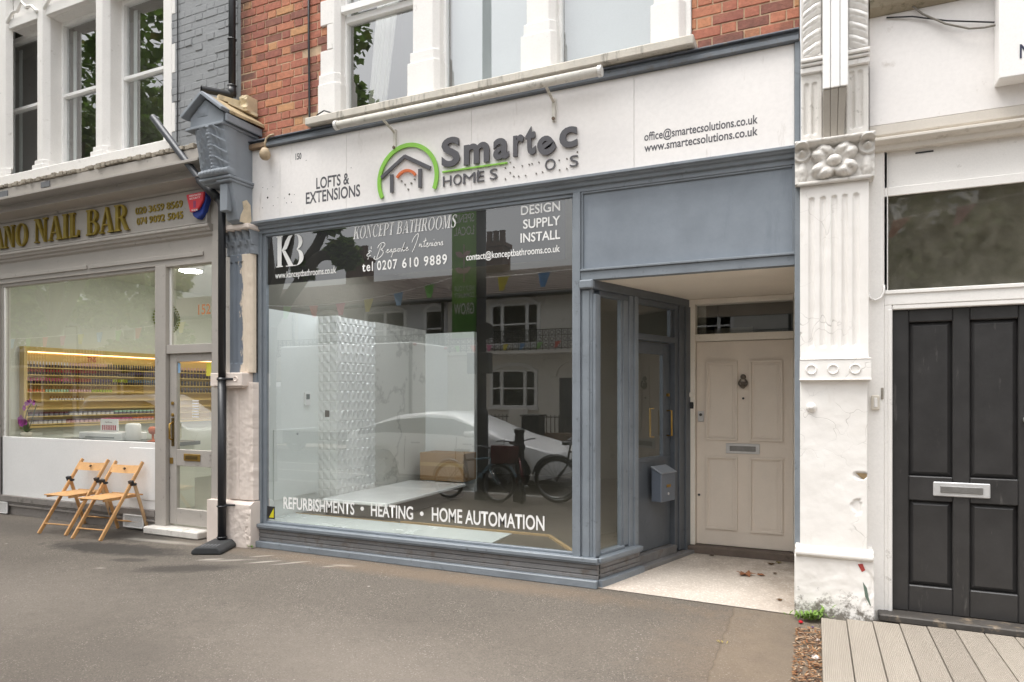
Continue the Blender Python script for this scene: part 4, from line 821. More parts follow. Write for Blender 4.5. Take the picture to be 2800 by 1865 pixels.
mb.build('printed_nails', PM['red'], o); text('lettering', o, 'Nail Prices', -9.05, -8.9, 1.18, .02, .898, PM['wine'], .01)
o = MB().lathe([(.085, .951), (.095, .97), (.095, 1.16), (.08, 1.185), (.02, 1.19)], (-8.4, .85, 0), 20).build('paper_towel_roll', CARDW, None, smooth=True); tag(o, 'fat white paper roll standing on the nail bar desk', 'paper roll')
o = thing('desk_fan_lamp', 'small black and orange gadget on the desk beside the nail bar door', 'gadget', (-7.9, .8, .951)); MB().lathe([(.07, .951), (.07, .965), (.015, .98), (.015, 1.05), (.05, 1.07), (.06, 1.12), (.04, 1.15), (.005, 1.155)], (-7.95, .8, 0), 16).build('gadget_body', paint('orange_plastic', '#cf6a3c', .4), o, smooth=True); bx('gadget_base', BPLAST, o, (-8.15, -7.75, .7, .92, .9515, .958))
# orchid
orc = thing('potted_orchid', 'purple orchid in a small cream pot at the left of the nail bar window', 'plant', (-9.55, .2, 1.0))
MB().lathe([(.05, .99), (.065, 1.07), (.06, 1.075), (.05, 1.06)], (-9.55, .16, 0), 18).build('pot', paint('cream_pot', '#e4dccb', .5), orc, smooth=True)
STEM = paint('orchid_stem', '#4c5b34', .6); ORL = paint('orchid_leaf', '#3f6a2c', .4, var=.2); PUR = paint('orchid_purple', '#a82499', .5, var=.25, vs=30)
mb = MB(); mb.tube([(-9.55, .16, 1.06), (-9.57, .15, 1.22), (-9.52, .15, 1.36), (-9.43, .15, 1.45), (-9.34, .15, 1.49)], .005, 6); mb.tube([(-9.54, .16, 1.06), (-9.45, .16, 1.2), (-9.38, .16, 1.36), (-9.33, .16, 1.44)], .005, 6); mb.build('stem', STEM, orc, smooth=True)
def leafpoly(mb, c, d, up, L_, w, mi=0):
    c = Vector(c); d = Vector(d).normalized(); s_ = d.cross(Vector(up)).normalized(); u = s_.cross(d); vs = []; n_ = 5
    for i in range(n_ + 1):
        t = i / n_; p = c + d * L_ * t + u * (.25 * L_ * math.sin(t * 2.2)); h = w * math.sin(math.pi * min(1, t * .92 + .06)) / 2; vs += [p - s_ * h, p + u * h * .3 * 0, p + s_ * h]
    mb.add(vs, [(i * 3 + k, i * 3 + k + 1, i * 3 + k + 4, i * 3 + k + 3) for i in range(n_) for k in (0, 1)], mi)
mb = MB()
for d in ((1, .0, .1), (-.8, -.1, .3), (.6, -.5, .4), (-.3, .2, .9)): leafpoly(mb, (-9.55, .16, 1.07), d, (0, 0, 1), .17, .055)
mb.build('leaves', ORL, orc, smooth=True)
rnd = random.Random(4)
for c, r in (((-9.58, .14, 1.24), .07), ((-9.5, .14, 1.21), .06), ((-9.55, .13, 1.2), .06), ((-9.53, .14, 1.4), .04), ((-9.45, .14, 1.47), .04), ((-9.4, .14, 1.49), .035), ((-9.33, .14, 1.47), .04), ((-9.5, .14, 1.455), .035)):
    mb = MB()
    for k in range(5):
        a = k * 1.257 + rnd.random(); leafpoly(mb, c, (math.cos(a), -.3, math.sin(a)), (0, -1, 0), r * 1.15, r * 1.1)
    mb.build('flower', PUR, orc, smooth=True)
# seed wreath clock on the wall beyond, chair inside the door
wr = thing('wall_wreath', 'round green and yellow peacock pattern wall clock inside the nail bar', 'clock', (-10.28, 2.85, 2.9)); WC = (-10.285, 2.85, 2.9)
mb = MB(); mb.torus(WC, .17, .035, 'x', 36, 8); mb.build('rim', paint('dark_green_rim', '#4d5a2c', .6, var=.4, vs=40), wr, smooth=True)
mb = MB()
for k in range(32):
    a = k * 2 * math.pi / 32; mb.lathe([(.003, -.02), (.02, 0), (.003, .02)], (WC[0] + .012, WC[1] + .255 * math.cos(a), WC[2] + .255 * math.sin(a)), 6, 'x')
    mb.lathe([(.003, -.015), (.014, 0), (.003, .015)], (WC[0] + .02, WC[1] + .215 * math.cos(a + .1), WC[2] + .215 * math.sin(a + .1)), 6, 'x')
mb.build('beads', paint('olive_beads', '#7d8a2c', .4, var=.3, vs=30), wr); MB().lathe([(.14, 0), (.14, .02)], WC, 24, 'x').build('dial', paint('dial_brown', '#8a7440', .5, var=.3, vs=25), wr)
mb = MB(); mb.bar((WC[0] + .026, WC[1], WC[2]), (WC[0] + .026, WC[1] - .02, WC[2] + .1), .012, .004); mb.bar((WC[0] + .026, WC[1], WC[2]), (WC[0] + .026, WC[1] + .06, WC[2] - .04), .012, .004); mb.build('clock_hand', WHITE, wr)
ch = thing('padded_chair', 'pale padded chair with black and brass legs inside the nail bar door', 'chair', (-6.6, .95, .06)); PADM = paint('pale_upholstery', '#cdc6b8', .8, var=.08)
mb = MB(); mb.lathe([(.25, .5), (.27, .53), (.27, .57), (.22, .6)], (-6.55, .9, 0), 20); mb.build('seat', PADM, ch, smooth=True)
mb = MB(); vs = []
for i in range(13):
    a = R(-10 + i * 200 / 12); 
    for r_, z in ((.27, .58), (.29, .58), (.31, .82 + .12 * math.sin(a if a > 0 else 0)), (.28, .82 + .12 * math.sin(a if a > 0 else 0))): vs.append((-6.55 + r_ * math.cos(a), .9 + r_ * math.sin(a), z))
mb.add(vs, [(i * 4 + k, (i + 1) * 4 + k, (i + 1) * 4 + (k + 1) % 4, i * 4 + (k + 1) % 4) for i in range(12) for k in range(4)]); mb.build('backrest', PADM, ch, smooth=True)
for i, (dx, dy) in enumerate(((-.2, -.18), (.2, -.18), (-.2, .18), (.2, .18))): MB().tube([(-6.55 + dx * .7, .9 + dy * .7, .5), (-6.55 + dx * 1.25, .9 + dy * 1.25, .06)], [.014, .009], 8).build('leg', BPLAST if i % 2 else BRASS, ch, smooth=True)

# nail bar sign and alarm box
ns = thing('nail_bar_sign', 'grey nail bar sign board with raised gold serif letters and phone numbers', 'shop sign', (-8, -.06, 3.43))
bx('board', NGREY, ns, (-10.5, -5.972, -.055, .0, 3.428, 3.812), bevel=.004); bx('board_edge', NGREY, ns, (-10.5, -5.972, -.075, -.056, 3.428, 3.445), (-5.99, -5.972, -.075, -.056, 3.446, 3.80))
serif_text('raised_letter', ns, 'ANO', -9.86, -9.11, 3.475, .285, -.06, GOLD, .03, 0, True); serif_text('raised_letter', ns, 'NAIL', -8.97, -8.09, 3.482, .3, -.06, GOLD, .03, 0, True); serif_text('raised_letter', ns, 'BAR', -7.96, -7.21, 3.476, .305, -.06, GOLD, .03, 0, True)
for w_, a, b, z in (('020', 0, .237, 3.645), ('3659', .288, .614, 3.645), ('8569', .668, 1, 3.645), ('074', .03, .25, 3.523), ('9092', .3, .63, 3.523), ('5045', .69, 1.005, 3.523)): text('phone_number', ns, w_, -7.117 + .766 * a, -7.117 + .766 * b, z, .075, -.057, GOLD, .014, .01)
al = thing('alarm_box', 'red and blue shield-shaped burglar alarm box on the nail bar fascia', 'alarm box', (-6.15, -.1, 3.63))
RED = paint('alarm_red', '#c8303c', .3, var=.03, bump=0); NAVY = paint('alarm_blue', '#1f3a8c', .3, var=.05, bump=0)
def _al(pts, y):   # outline measured on the fascia plane, carried forward to its own depth
    k = (5.3 + y) / 5.25; return [(x * k, 1.57 + (z - 1.57) * k) for x, z in pts]
MB().prism(_al([(-6.30, 3.775), (-6.03, 3.785), (-6.0, 3.70), (-6.06, 3.54), (-6.14, 3.49), (-6.21, 3.53)], -.12), -.12, -.056).build('back_shell', NAVY, al, .012, seg=2)
MB().prism(_al([(-6.32, 3.78), (-6.045, 3.785), (-6.06, 3.69), (-6.13, 3.6), (-6.255, 3.575)], -.15), -.15, -.12).build('front_cover', RED, al, .012, seg=2)
text('lettering', al, 'ASSOCIATED', -6.15, -5.97, 3.705, .018, -.151, WLET, .01); text('lettering', al, 'SECURITY', -6.14, -5.98, 3.675, .018, -.151, WLET, .01); text('lettering', al, '24 HOUR', -6.11, -6.02, 3.545, .02, -.151, WLET, .01)
bx('emblem', paint('alarm_print', '#8c3a5c', .4), al, (-6.085, -6.045, -.1515, -.15, 3.58, 3.655), bevel=0)

# ================================================================== pier between the two shops (peeling grey and cream)
pl = thing('shop_pier', 'narrow pier with peeling grey and cream paint and a carved pediment between the two shops', 'pilaster', (-5.5, -.15, 0))
def peel(name, a, b, c, zmix, amt, ds=5, k=1.5):
    n = N(name); X, Y, Z = n.xyz(); f = n.noise(3, 5); base = n.mix(n.ramp(f, .3, .7), scale(lin(a), .9), scale(lin(a), 1.08))
    e = n.noise(ds, 10, .72, stretch=(1.6, 1.6, .45)); g = n.math('ADD', e, n.math('MULTIPLY', n.math('ADD', X, -zmix), k))
    m = n.ramp(g, amt, amt + .03); col = n.mix(m, base, lin(b)); h = n.noise(34, 8, .72)
    col = n.mix(n.math('MULTIPLY', n.ramp(h, .62, .68), n.math('ADD', n.math('MULTIPLY', m, .6), .15)), col, lin(c))
    n.col(col); n.rough(.75); n.bump(n.math('ADD', n.math('MULTIPLY', m, -.6), n.math('MULTIPLY', h, .3)), .4, .005); return n.m
PIERA = peel('peeling_grey_paint', '#727a84', '#d8c9b6', '#6b6158', -5.43, .5, 6, 2.6); PIERB = peel('peeling_cream_paint', '#e0d3c9', '#cdb99e', '#7a6a58', -5.2, .66, 7, 2.)
CONS = peel('console_grey_paint', '#8a9097', '#c7b9a2', '#52524f', -4.9, .62)
def pierface(u, z):
    y = -.12; d = min(u + 5.605, -5.285 - u)
    if d < .03: y += .02 * (1 - d / .03)
    if u > -5.36: y += .008 + .004 * nz3(u, 3, z, 11)
    for k in range(3):
        x = -5.57 + k * .075
        if abs(u - x) < .018 and z > 1.9 and z < 2.95: y += .014
    return y
MB().relief(-5.605, -5.285, 1.8, 3.03, pierface, .008, .1).build('shaft', PIERA, pl, smooth=True)
def pierlow(u, z):
    y = -.12; d = -5.265 - u
    if d < .05: y += max(0, .01 + .008 * nz3(u, 1, z, 10))
    if abs(u + 5.47) < .012: y += .012
    return y + .003 * nz3(u, 2, z, 20)
MB().relief(-5.62, -5.268, .48, 1.7, pierlow, .008, .1).build('shaft', PIERB, pl, smooth=True)
mb = MB(); mb.relief(-5.64, -5.25, .0, .47, lambda u, z: -.165 + (.018 * max(0, nz3(u, 1, z, 13)) if u > -5.33 else 0) + .004 * nz3(u, 5, z, 16) + (.05 * (z - .44) / .03 if z > .44 else 0), .01, .1)
mb.box(-5.94, -5.645, -.1, .1, .0, .45); mb.build('base', PIERB, pl, smooth=False)
bk = bx('block', PIERB, pl, (-5.78, -5.33, -.2, .0, 1.66, 1.8), (-5.75, -5.345, -.185, .0, 1.645, 1.66), bevel=.008)
for x in (-5.66, -5.42): MB().torus((x, -.2, 1.735), .025, .006, 'y', 18, 6).build('roundel', PIERB, bk, smooth=True)
bx('wall_strip', NGREY, pl, (-5.94, -5.61, -.03, .1, .45, 3.35), (-5.98, -5.46, -.02, .1, 3.351, 4.2), bevel=.004)
def acan(cx, z0, z1, w, y, n_=3, amp=.05):   # two tiers of curling leaves with scalloped sharp edges
    def f(u, z):
        t = (z - z0) / (z1 - z0); v = (u - cx) / w; d = 0
        for tier, (ta, tb) in enumerate(((.0, .58), (.4, 1.0))):
            q = v * n_ + .5 * tier; q = q - math.floor(q) - .5; s_ = (t - ta) / (tb - ta)
            if 0 <= s_ <= 1:
                wid = .48 * (1 - .35 * s_ ** 2) * (1 - .16 * abs(math.sin(s_ * 11)))
                if abs(q) < wid: d = max(d, amp * (.3 + .25 * tier + .75 * s_ ** 2.5) * (1 - .55 * (abs(q) / wid) ** 2) - (.009 if abs(q) < .035 else 0) - .007 * abs(math.sin((s_ * 2 + abs(q) * 3) * 6)))
        return y - d - .004 * nz3(u, 4, z, 22)
    return f
MB().relief(-5.65, -5.27, 3.03, 3.27, acan(-5.46, 3.03, 3.27, .38, -.1, 4, .06), .006, .1).build('capital', CONS, pl, smooth=True)
bx('abacus', PIERB, pl, (-5.66, -5.25, -.2, .05, 3.27, 3.325), bevel=.012)
# console: flat side, stepped front, carved leaf on the front
mb = MB(); mb.prism([(.05, 3.325), (-.20, 3.325), (-.264, 3.347), (-.309, 3.524), (-.35, 3.712), (.05, 3.712)], -5.47, -5.31, 'x'); mb.prism([(.05, 3.712), (-.355, 3.712), (-.395, 3.97), (-.426, 4.185), (-.433, 4.25), (.05, 4.25)], -5.70, -5.3095, 'x'); mb.box(-5.46, -5.36, -.365, -.3, 3.42, 3.69); mb.build('console', CONS, pl, .006)
MB().prism([(-.09, 3.328), (-.25, 3.328), (-.235, 3.4), (-.2, 3.47), (-.215, 3.54), (-.16, 3.57), (-.11, 3.53), (-.10, 3.42)], -5.31, -5.306, 'x').build('bare_patch', paint('bare_cream', '#d6c6ac', .9, var=.15, vs=14, bump=.6, dirt='#8d7a5f', damt=.1), pl)
bx('console_moulding', CONS, pl, (-5.71, -5.285, -.40, -.0, 3.735, 3.765), (-5.49, -5.295, -.385, .0, 3.705, 3.735), bevel=.008)
def leaf(u, z):
    t = (z - 3.78) / .44; v = (u + 5.5) / .2; y0 = -.37 - .085 * t; av = abs(v)
    if t < .13: return y0 - .075 * math.sqrt(max(0, 1 - ((t - .05) / .09) ** 2)) * (1 - .35 * av * av) * (1 - .15 * abs(math.sin(u * 60)))
    q = t * 4.3 + av * 1.1; fr = q - math.floor(q); d = .052 * fr ** 1.4 * min(1, av * 3.5) * max(0, 1 - av ** 3) * (.75 + .25 * math.sin(av * 21))
    d += .045 * math.exp(-(v / .13) ** 2) * (1 - .25 * abs(math.sin(t * 40)))
    d += .012 * math.exp(-((av - .5) / .05) ** 2)
    return y0 - d - .004 * nz3(u, 7, z, 25)
MB().relief(-5.7, -5.30, 3.77, 4.24, leaf, .006, -.3).build('carved_leaf', CONS, pl, smooth=True)
mb = MB(); mb.prism([(-5.77, 4.25), (-5.31, 4.25), (-5.31, 4.36), (-5.56, 4.53), (-5.77, 4.37)], -.455, -.0); mb.build('pediment', CONS, pl, .006)
bx('pediment_moulding', CONS, pl, (-5.80, -5.285, -.49, .0, 4.235, 4.262), (-5.275, -5.25, -.47, .0, 4.262, 4.34), bevel=.006)
mb = MB(); mb.bar((-5.835, -.465, 4.375), (-5.55, -.465, 4.575), .11, .035, (0, 0, 1)); mb.bar((-5.27, -.465, 4.37), (-5.55, -.465, 4.575), .11, .035); mb.build('gable_moulding', CONS, pl, .006)
MB().relief(-5.66, -5.52, 4.36, 4.46, lambda u, z: -.456 - .012 * max(0, 1 - ((u + 5.59) / .06) ** 2 - ((z - 4.41) / .05) ** 2), .008, -.45).build('gable_carving', CONS, pl, smooth=True)
ROOFT = paint('mossy_stone', '#b3a07e', .9, var=.3, vs=9, bump=.8, bs=35, dirt='#5d523c', damt=.4, ds=12)
mb = MB(); mb.add([(-5.55, -.42, 4.59), (-5.25, -.42, 4.38), (-5.22, .0, 4.38), (-5.53, .0, 4.60), (-5.55, -.42, 4.56), (-5.25, -.42, 4.345), (-5.22, .0, 4.345), (-5.53, .0, 4.57)], [(0, 1, 2, 3), (7, 6, 5, 4), (0, 4, 5, 1), (1, 5, 6, 2), (2, 6, 7, 3), (3, 7, 4, 0)])
mb.add([(-5.55, -.42, 4.59), (-5.85, -.42, 4.38), (-5.87, .0, 4.38), (-5.53, .0, 4.60)], [(3, 2, 1, 0)])
mb.build('gable_roof', ROOFT, pl, .005)
mb = MB(); mb.bar((-5.56, -.3, 4.61), (-5.42, -.02, 4.60), .06, .05); mb.bar((-5.47, -.25, 4.56), (-5.3, -.02, 4.48), .05, .03); mb.relief(-5.43, -5.32, 4.5, 4.66, lambda u, z: -.1 - .05 * math.cos((u + 5.375) * 14) + .02 * nz3(u, 1, z, 20), .015, .0); mb.build('mortar_fillet', paint('cream_mortar', '#cfbfa0', .9, var=.2, vs=10, bump=.7, dirt='#6d6a66', damt=.3), pl)

# pipes
dp = thing('black_downpipe', 'tall black downpipe with an angled open top in front of the peeling pier', 'downpipe', (-5.587, -.22, .06))
MB().tube([(-5.587, -.22, .05), (-5.587, -.22, 1.75)], .042, 18).build('lower_pipe', BPLAST, dp, smooth=True)
MB().tube([(-5.587, -.22, 1.75), (-5.587, -.22, 3.5), (-5.60, -.22, 3.56), (-5.64, -.22, 3.61)], .038, 18).build('upper_pipe', BPLAST, dp, smooth=True)
PIPEG = paint('faded_black_pipe', '#4b4d52', .35, var=.15, vs=5)
MB().tube([(-5.64, -.22, 3.61), (-5.9, -.22, 3.83)], .046, 18).build('elbow', BPLAST, dp, smooth=True)
mb = MB(); mb.tube([(-5.88, -.22, 3.815), (-6.62, -.22, 4.62)], .038, 18, False); mb.tube([(-6.62, -.22, 4.62), (-5.88, -.22, 3.815)], .033, 18, False); mb.build('angled_pipe', PIPEG, dp, smooth=True)
for z in (1.73, .42, .1): MB().torus((-5.587, -.22, z), .044, .009, 'z', 20, 6).build('clip', BPLAST, dp, smooth=True)
MB().tube([(-5.55, -.22, 1.735), (-5.45, -.2, 1.735)], .012, 8).build('clip_arm', BPLAST, dp); MB().tube([(-5.55, -.22, .43), (-5.46, -.165, .43)], .01, 8).build('clip_arm', BPLAST, dp)
rf = thing('rubber_foot', 'heavy black rubber base block on the pavement at the foot of the black downpipe', 'rubber base', (-5.52, -.33, 0))
mb = MB(); FM = Matrix.Translation((-5.53, -.345, 0)) @ Matrix.Rotation(R(24), 4, 'Z')
mb.prism([(-.15, .004), (.15, .004), (.145, .04), (.1, .075), (-.1, .075), (-.145, .04)], -.23, .2, 'y', FM); mb.build('block', RUBBER, rf, .012, seg=2)
mb = MB(); [mb.box(-.07 + k * .035, -.055 + k * .035, -.19, -.09, .073, .078, FM) for k in range(5)]; mb.build('moulded_mark', paint('worn_rubber', '#6d6e70', .7), rf)
up = thing('wall_rainpipe', 'thin black rainwater pipe on the grey brick wall ending over the pediment', 'rainwater pipe', (-5.62, -.07, 4.73))
MB().tube([(-5.6, -.075, 6.8), (-5.6, -.075, 4.74)], .036, 14).build('pipe', BPLAST, up, smooth=True); MB().tube([(-5.6, -.075, 4.82), (-5.6, -.075, 4.72)], .043, 14).build('elbow', BPLAST, up, smooth=True)
mb = MB(); mb.tube([(-5.6, -.07, 4.735), (-5.745, -.34, 4.715)], .036, 14, False); mb.tube([(-5.745, -.34, 4.715), (-5.6, -.07, 4.735)], .03, 14, False); mb.build('outlet', BPLAST, up, smooth=True)
for z in (5.32, 4.83): MB().torus((-5.6, -.075, z), .04, .008, 'z', 16, 6).build('clip', BPLAST, up); 
t = MB().tube([(-6.5, -.012, 6.8), (-6.49, -.012, 5.2), (-6.5, -.012, 4.4)], .006, 6).build('thin_wire', BPLAST, None); tag(t, 'thin dark wire running down the grey painted brick wall', 'wire')

# ================================================================== right-hand white pilaster
rp = thing('white_pilaster', 'white fluted pilaster with a carved flower capital between the porch and the black door', 'pilaster', (.12, -.15, 0))
def cracked(name):
    n = N(name); X, Y, Z = n.xyz(); f = n.noise(3, 6); c = n.mix(n.ramp(f, .3, .7), lin('#e3dfda'), lin('#efece8'))
    d = n.noise(7, 10, .7, stretch=(1.2, 1.2, .5)); c = n.mix(n.math('MULTIPLY', n.ramp(d, .6, .8), .3), c, lin('#b9aea0'))
    wob = n.new('Mapping'); n.link(n.co, wob.inputs[0]); wv = n.new('TexNoise'); wv.inputs['Scale'].default_value = 5; n.link(n.co, wv.inputs[0])
    ad = n.new('VectorMath'); ad.operation = 'MULTIPLY_ADD'; n.link(wv.outputs['Color'], ad.inputs[0]); ad.inputs[1].default_value = (.35, .35, .35); n.link(n.co, ad.inputs[2])
    vo = n.new('TexVoronoi'); vo.feature = 'DISTANCE_TO_EDGE'; vo.inputs['Scale'].default_value = 4.2; n.link(ad.outputs[0], vo.inputs['Vector'])
    cr = n.math('MULTIPLY', n.ramp(vo.outputs['Distance'], .012, .0), n.ramp(n.noise(1.7, 4), .5, .62)); c = n.mix(n.math('MULTIPLY', cr, .55), c, lin('#6f675e'))
    lo = n.math('ADD', n.math('MULTIPLY', n.ramp(Z, .42, .0), 1.), n.math('MULTIPLY', n.math('ADD', n.noise(14, 10, .75), -.62), 2.6)); c = n.mix(n.math('MULTIPLY', n.ramp(lo, .34, .62), .9), c, lin('#6d665c'))
    n.col(c); n.rough(.6); n.bump(n.math('ADD', n.noise(28, 6, .6), n.math('MULTIPLY', cr, -2)), .3, .004); return n.m
PW = cracked('cracked_white_paint'); PWD = paint('grimy_white_paint', '#dad6d0', .6, var=.06, vs=3, bump=.25, bs=30, dirt='#6b6459', damt=.14, ds=16)
def flutes(xs, z0, z1, w=.0185, dep=.018, y=-.15, xr=None):
    def f(u, z):
        yy = y + .0015 * nz3(u, 3, z, 8)
        for x in xs:
            dx = u - x; dz = 0
            if z < z0 + w: dz = z0 + w - z
            if z > z1 - w: dz = z - z1 + w
            r = math.hypot(dx, dz) / w
            if r < 1: return yy + dep * math.sqrt(1 - r * r)
        return yy
    return f
MB().relief(-.092, .338, 1.82, 3.04, flutes((-.017, .055, .125, .192, .26), 1.9, 2.955), .0055, .05).build('fluted_shaft', PW, rp, smooth=True)
def lowshaft(u, z):
    y = -.15 + .002 * nz3(u, 3, z, 9)
    for cx, cz, rx, rz in ((.29, 1.02, .045, .025), (.265, .8, .03, .05)):
        r = ((u - cx) / rx) ** 2 + ((z - cz) / rz) ** 2 + .8 * nz3(u, 9, z, 16)
        if r < 1: y += .012
    return y
MB().relief(-.092, .33, .5, 1.69, lowshaft, .008, .05).build('shaft', PW, rp, smooth=True)
bk = bx('block', PW, rp, (-.094, .352, -.185, .0, 1.68, 1.815), (-.097, .356, -.195, .0, 1.672, 1.68), (-.094, .352, -.19, .0, 1.815, 1.822), bevel=.006)
for x in (-.019, .118, .254): MB().torus((x, -.186, 1.747), .031, .007, 'y', 24, 6).build('roundel', PW, bk, smooth=True)
mb = MB(); mb.prism([(.05, .44), (-.175, .44), (-.19, .455), (-.19, .475), (-.178, .485), (-.175, .5), (-.15, .515), (.05, .515)], -.122, .366, 'x'); mb.build('base_moulding', PW, rp, .006, seg=2)
MB().relief(-.128, .37, .0, .44, lambda u, z: -.165 + .004 * nz3(u, 3, z, 11) + (.006 if abs(u - .325 + .04 * math.sin(z * 17)) < .012 + .012 * nz3(u, 5, z, 14) else 0), .009, .05).build('plinth', PW, rp, smooth=True)
GRN = paint('green_old_paint', '#5f6f64', .6); REDP = paint('red_old_paint', '#a8433c', .6); BRK = paint('bare_render', '#8c7757', .9, bump=.8, bs=50, var=.3, vs=20)
MB().prism([(.3, .3), (.325, .26), (.335, .2), (.35, .14), (.34, .15), (.315, .2)], -.1685, -.155).build('paint_chip', GRN, rp); MB().prism([(.27, .415), (.3, .42), (.315, .38), (.295, .365)], -.1685, -.155).build('paint_chip', REDP, rp); MB().prism([(.285, .9), (.3, .905), (.297, .875), (.288, .872)], -.147, -.13).build('paint_chip', REDP, rp); MB().prism([(.26, 1.035), (.325, 1.035), (.33, 1.0), (.305, .995), (.285, 1.01)], -.149, -.13).build('render_chip', BRK, rp)
def flower(u, z):
    dx, dz = u - .125, z - 3.185; r = math.hypot(dx, dz * 1.25); th_ = math.atan2(dz * 1.25, dx); y = -.155
    if r < .048: y -= .035 + .055 * math.sqrt(max(0, 1 - (r / .048) ** 2))
    elif r < .17:
        pet = abs(math.cos(2 * (th_ + .785))) if False else abs(math.sin(2 * th_)) ; rim = .085 + .085 * pet ** .6
        if r < rim: t = (r - .048) / (rim - .048); y -= .03 + .05 * math.sin(t * 2.7) * (.35 + .65 * pet) - .0 ; y += .022 * math.exp(-((pet - 1) / .05) ** 2) * t + .006 * abs(math.sin(th_ * 14)) * t
    for sx in (-1, 1):
        vx, vz = (u - .125) * sx - .205, z - 3.265; q = math.hypot(vx, vz)
        if q < .06: y -= .045 * (1 + .6 * math.cos(q * 95)) * (1 - q / .06) ** .4
        vz = z - 3.13; q = math.hypot((vx + .005) / .032, vz / .075)
        if q < 1: y -= .03 * (1 - q) ** .5
    if z > 3.30: y -= .05 + .03 * min(1, (z - 3.30) / .02)
    return y - .005 * nz3(u, 3, z, 24)
MB().relief(-.125, .372, 3.055, 3.335, flower, .0055, .05).build('flower_capital', PWD, rp, smooth=True)
mb = MB(); mb.tube([(-.108, -.17, 3.05), (.352, -.17, 3.05)], .016, 10); mb.build('astragal', PWD, rp, smooth=True)
MB().relief(-.085, .048, 3.335, 3.83, flutes((-.05, .0), 3.40, 3.77, .017, .014, -.135), .0055, .05).build('fluted_panel', PWD, rp, smooth=True); MB().relief(.2, .338, 3.335, 3.83, flutes((.235, .285), 3.40, 3.8, .017, .014, -.135), .0055, .05).build('fluted_panel', PWD, rp, smooth=True)
bx('panel_core', PWD, rp, (-.085, .338, -.12, .05, 3.335, 4.7), bevel=0)
bx('console_moulding', STONE, rp, (-.088, .342, -.16, .05, 3.83, 3.87), (-.088, .344, -.175, .05, 3.875, 3.895), (-.088, .345, -.19, .05, 3.9, 3.925), bevel=.006)
def swag(sgn, cx):
    def f(u, z):
        v = (u - cx) * sgn; t = (z - 3.93); ph = t * 11 - v * 6 * 1.0
        fr = ph - math.floor(ph); env = max(0, 1 - (abs(v) / .068) ** 3); b = (max(0, 1 - (2 * fr - 1) ** 2) ** .5) * (.55 + .45 * fr) * (1 - .22 * math.exp(-((fr - .45) / .07) ** 2))
        return -.14 - (.062 * b * env) - .004 * nz3(u, 3, z, 30)
    return f
MB().relief(-.075, .045, 3.94, 4.7, swag(1, -.02), .0055, -.1).build('carved_leaf', STONE, rp, smooth=True); MB().relief(.215, .335, 3.94, 4.7, swag(-1, .275), .0055, -.1).build('carved_leaf', STONE, rp, smooth=True)
bs = MB().lathe([(.034, -.0), (.034, -.008), (.026, -.016), (.016, -.018), (.014, -.03), (.004, -.033)], (-.02, -.15, 1.483), 18, 'y').build('round_bell_push', PW, None, smooth=True); tag(bs, 'round white-painted bell push on the white pilaster', 'bell push')
tk = thing('white_trunking', 'white ribbed cover strip over the top of the white fluted pilaster', 'cable trunking', (.13, -.27, 3.65))
for a, b in ((.052, .100), (.103, .157), (.160, .208)): bx('rib', UPVC, tk, (a, b, -.27, -.12, 3.655, 4.7), bevel=.004)
t2 = MB()
for a, b, c, d in ((.054, .098, .06, .1), (.1, .148, .102, .142), (.15, .2, .144, .182)): t2.add([(a, -.26, 3.652), (b, -.26, 3.652), (d, -.165, 3.33), (c, -.165, 3.33), (a, -.12, 3.652), (b, -.12, 3.652), (d, -.12, 3.33), (c, -.12, 3.33)], [(3, 2, 1, 0), (0, 1, 5, 4), (2, 3, 7, 6), (0, 4, 7, 3), (1, 2, 6, 5)])
t2.build('sloping_foot', paint('grey_dirty_timber', '#a39c92', .7, var=.08, vs=5, dirt='#5d554a', damt=.1), tk, .003)

# ================================================================== right-hand building with the black door
rb = thing('white_building', 'white painted shopfront building with a black panelled door and wide fanlight', 'building', (1.2, 0, 0))
bx('jamb', STONE, rb, (.33, .44, -.02, .2, .0, 3.36), (.44, .462, -.012, .2, 2.29, 3.25), bevel=.004)
WFR = paint('white_frame_paint', '#e8e5e1', .45, var=.04, vs=2, dirt='#8f897f', damt=-.02, ds=12)
FASW = paint('white_fascia_render', '#e9e5e2', .5, var=.04, vs=1.5, bump=.1, bs=15, dirt='#b5aca3', damt=.0, ds=7)
bx('fascia', FASW, rb, (.345, 4., -.06, .1, 3.425, 4.175), bevel=.004)
mb = MB(); mb.prism([(-.06, 3.424), (-.055, 3.36), (-.03, 3.345), (-.03, 3.335), (-.11, 3.325), (-.11, 3.305), (-.085, 3.29), (-.06, 3.285), (-.05, 3.25), (.1, 3.25), (.1, 3.424)], .345, 4., 'x'); mb.build('cornice', paint('cream_cornice', '#d5cec4', .55, var=.06, vs=4, dirt='#8a8072', damt=.1, ds=9), rb, .003)
mb = MB(); mb.prism([(-.06, 4.176), (-.14, 4.2), (-.17, 4.24), (-.17, 4.29), (.1, 4.33), (.1, 4.176)], .345, 4., 'x'); mb.build('top_cornice', paint('mossy_cornice', '#a59b88', .85, var=.25, vs=7, bump=.6, dirt='#4f4c33', damt=.4, ds=14), rb, .003)
bricks(.35, 2., 4.35, 5., None, .02, seed=12).build('brick_wall', brickmat('pale_brick', ['#b9846a', '#c08d72', '#ad7a62']), rb, .004)
bx('sub_panel', WFR, rb, (.44, 4., .01, .2, 3.005, 3.25), bevel=0); bx('panel_bead', WFR, rb, (.44, .462, -.012, .01, 3.0, 3.25), (.462, 4., -.008, .01, 2.945, 3.005), bevel=.003)
mb = MB(); mb.box(.63, .735, .005, .0105, 3.218, 3.228); mb.build('crack', BPLAST, rb)
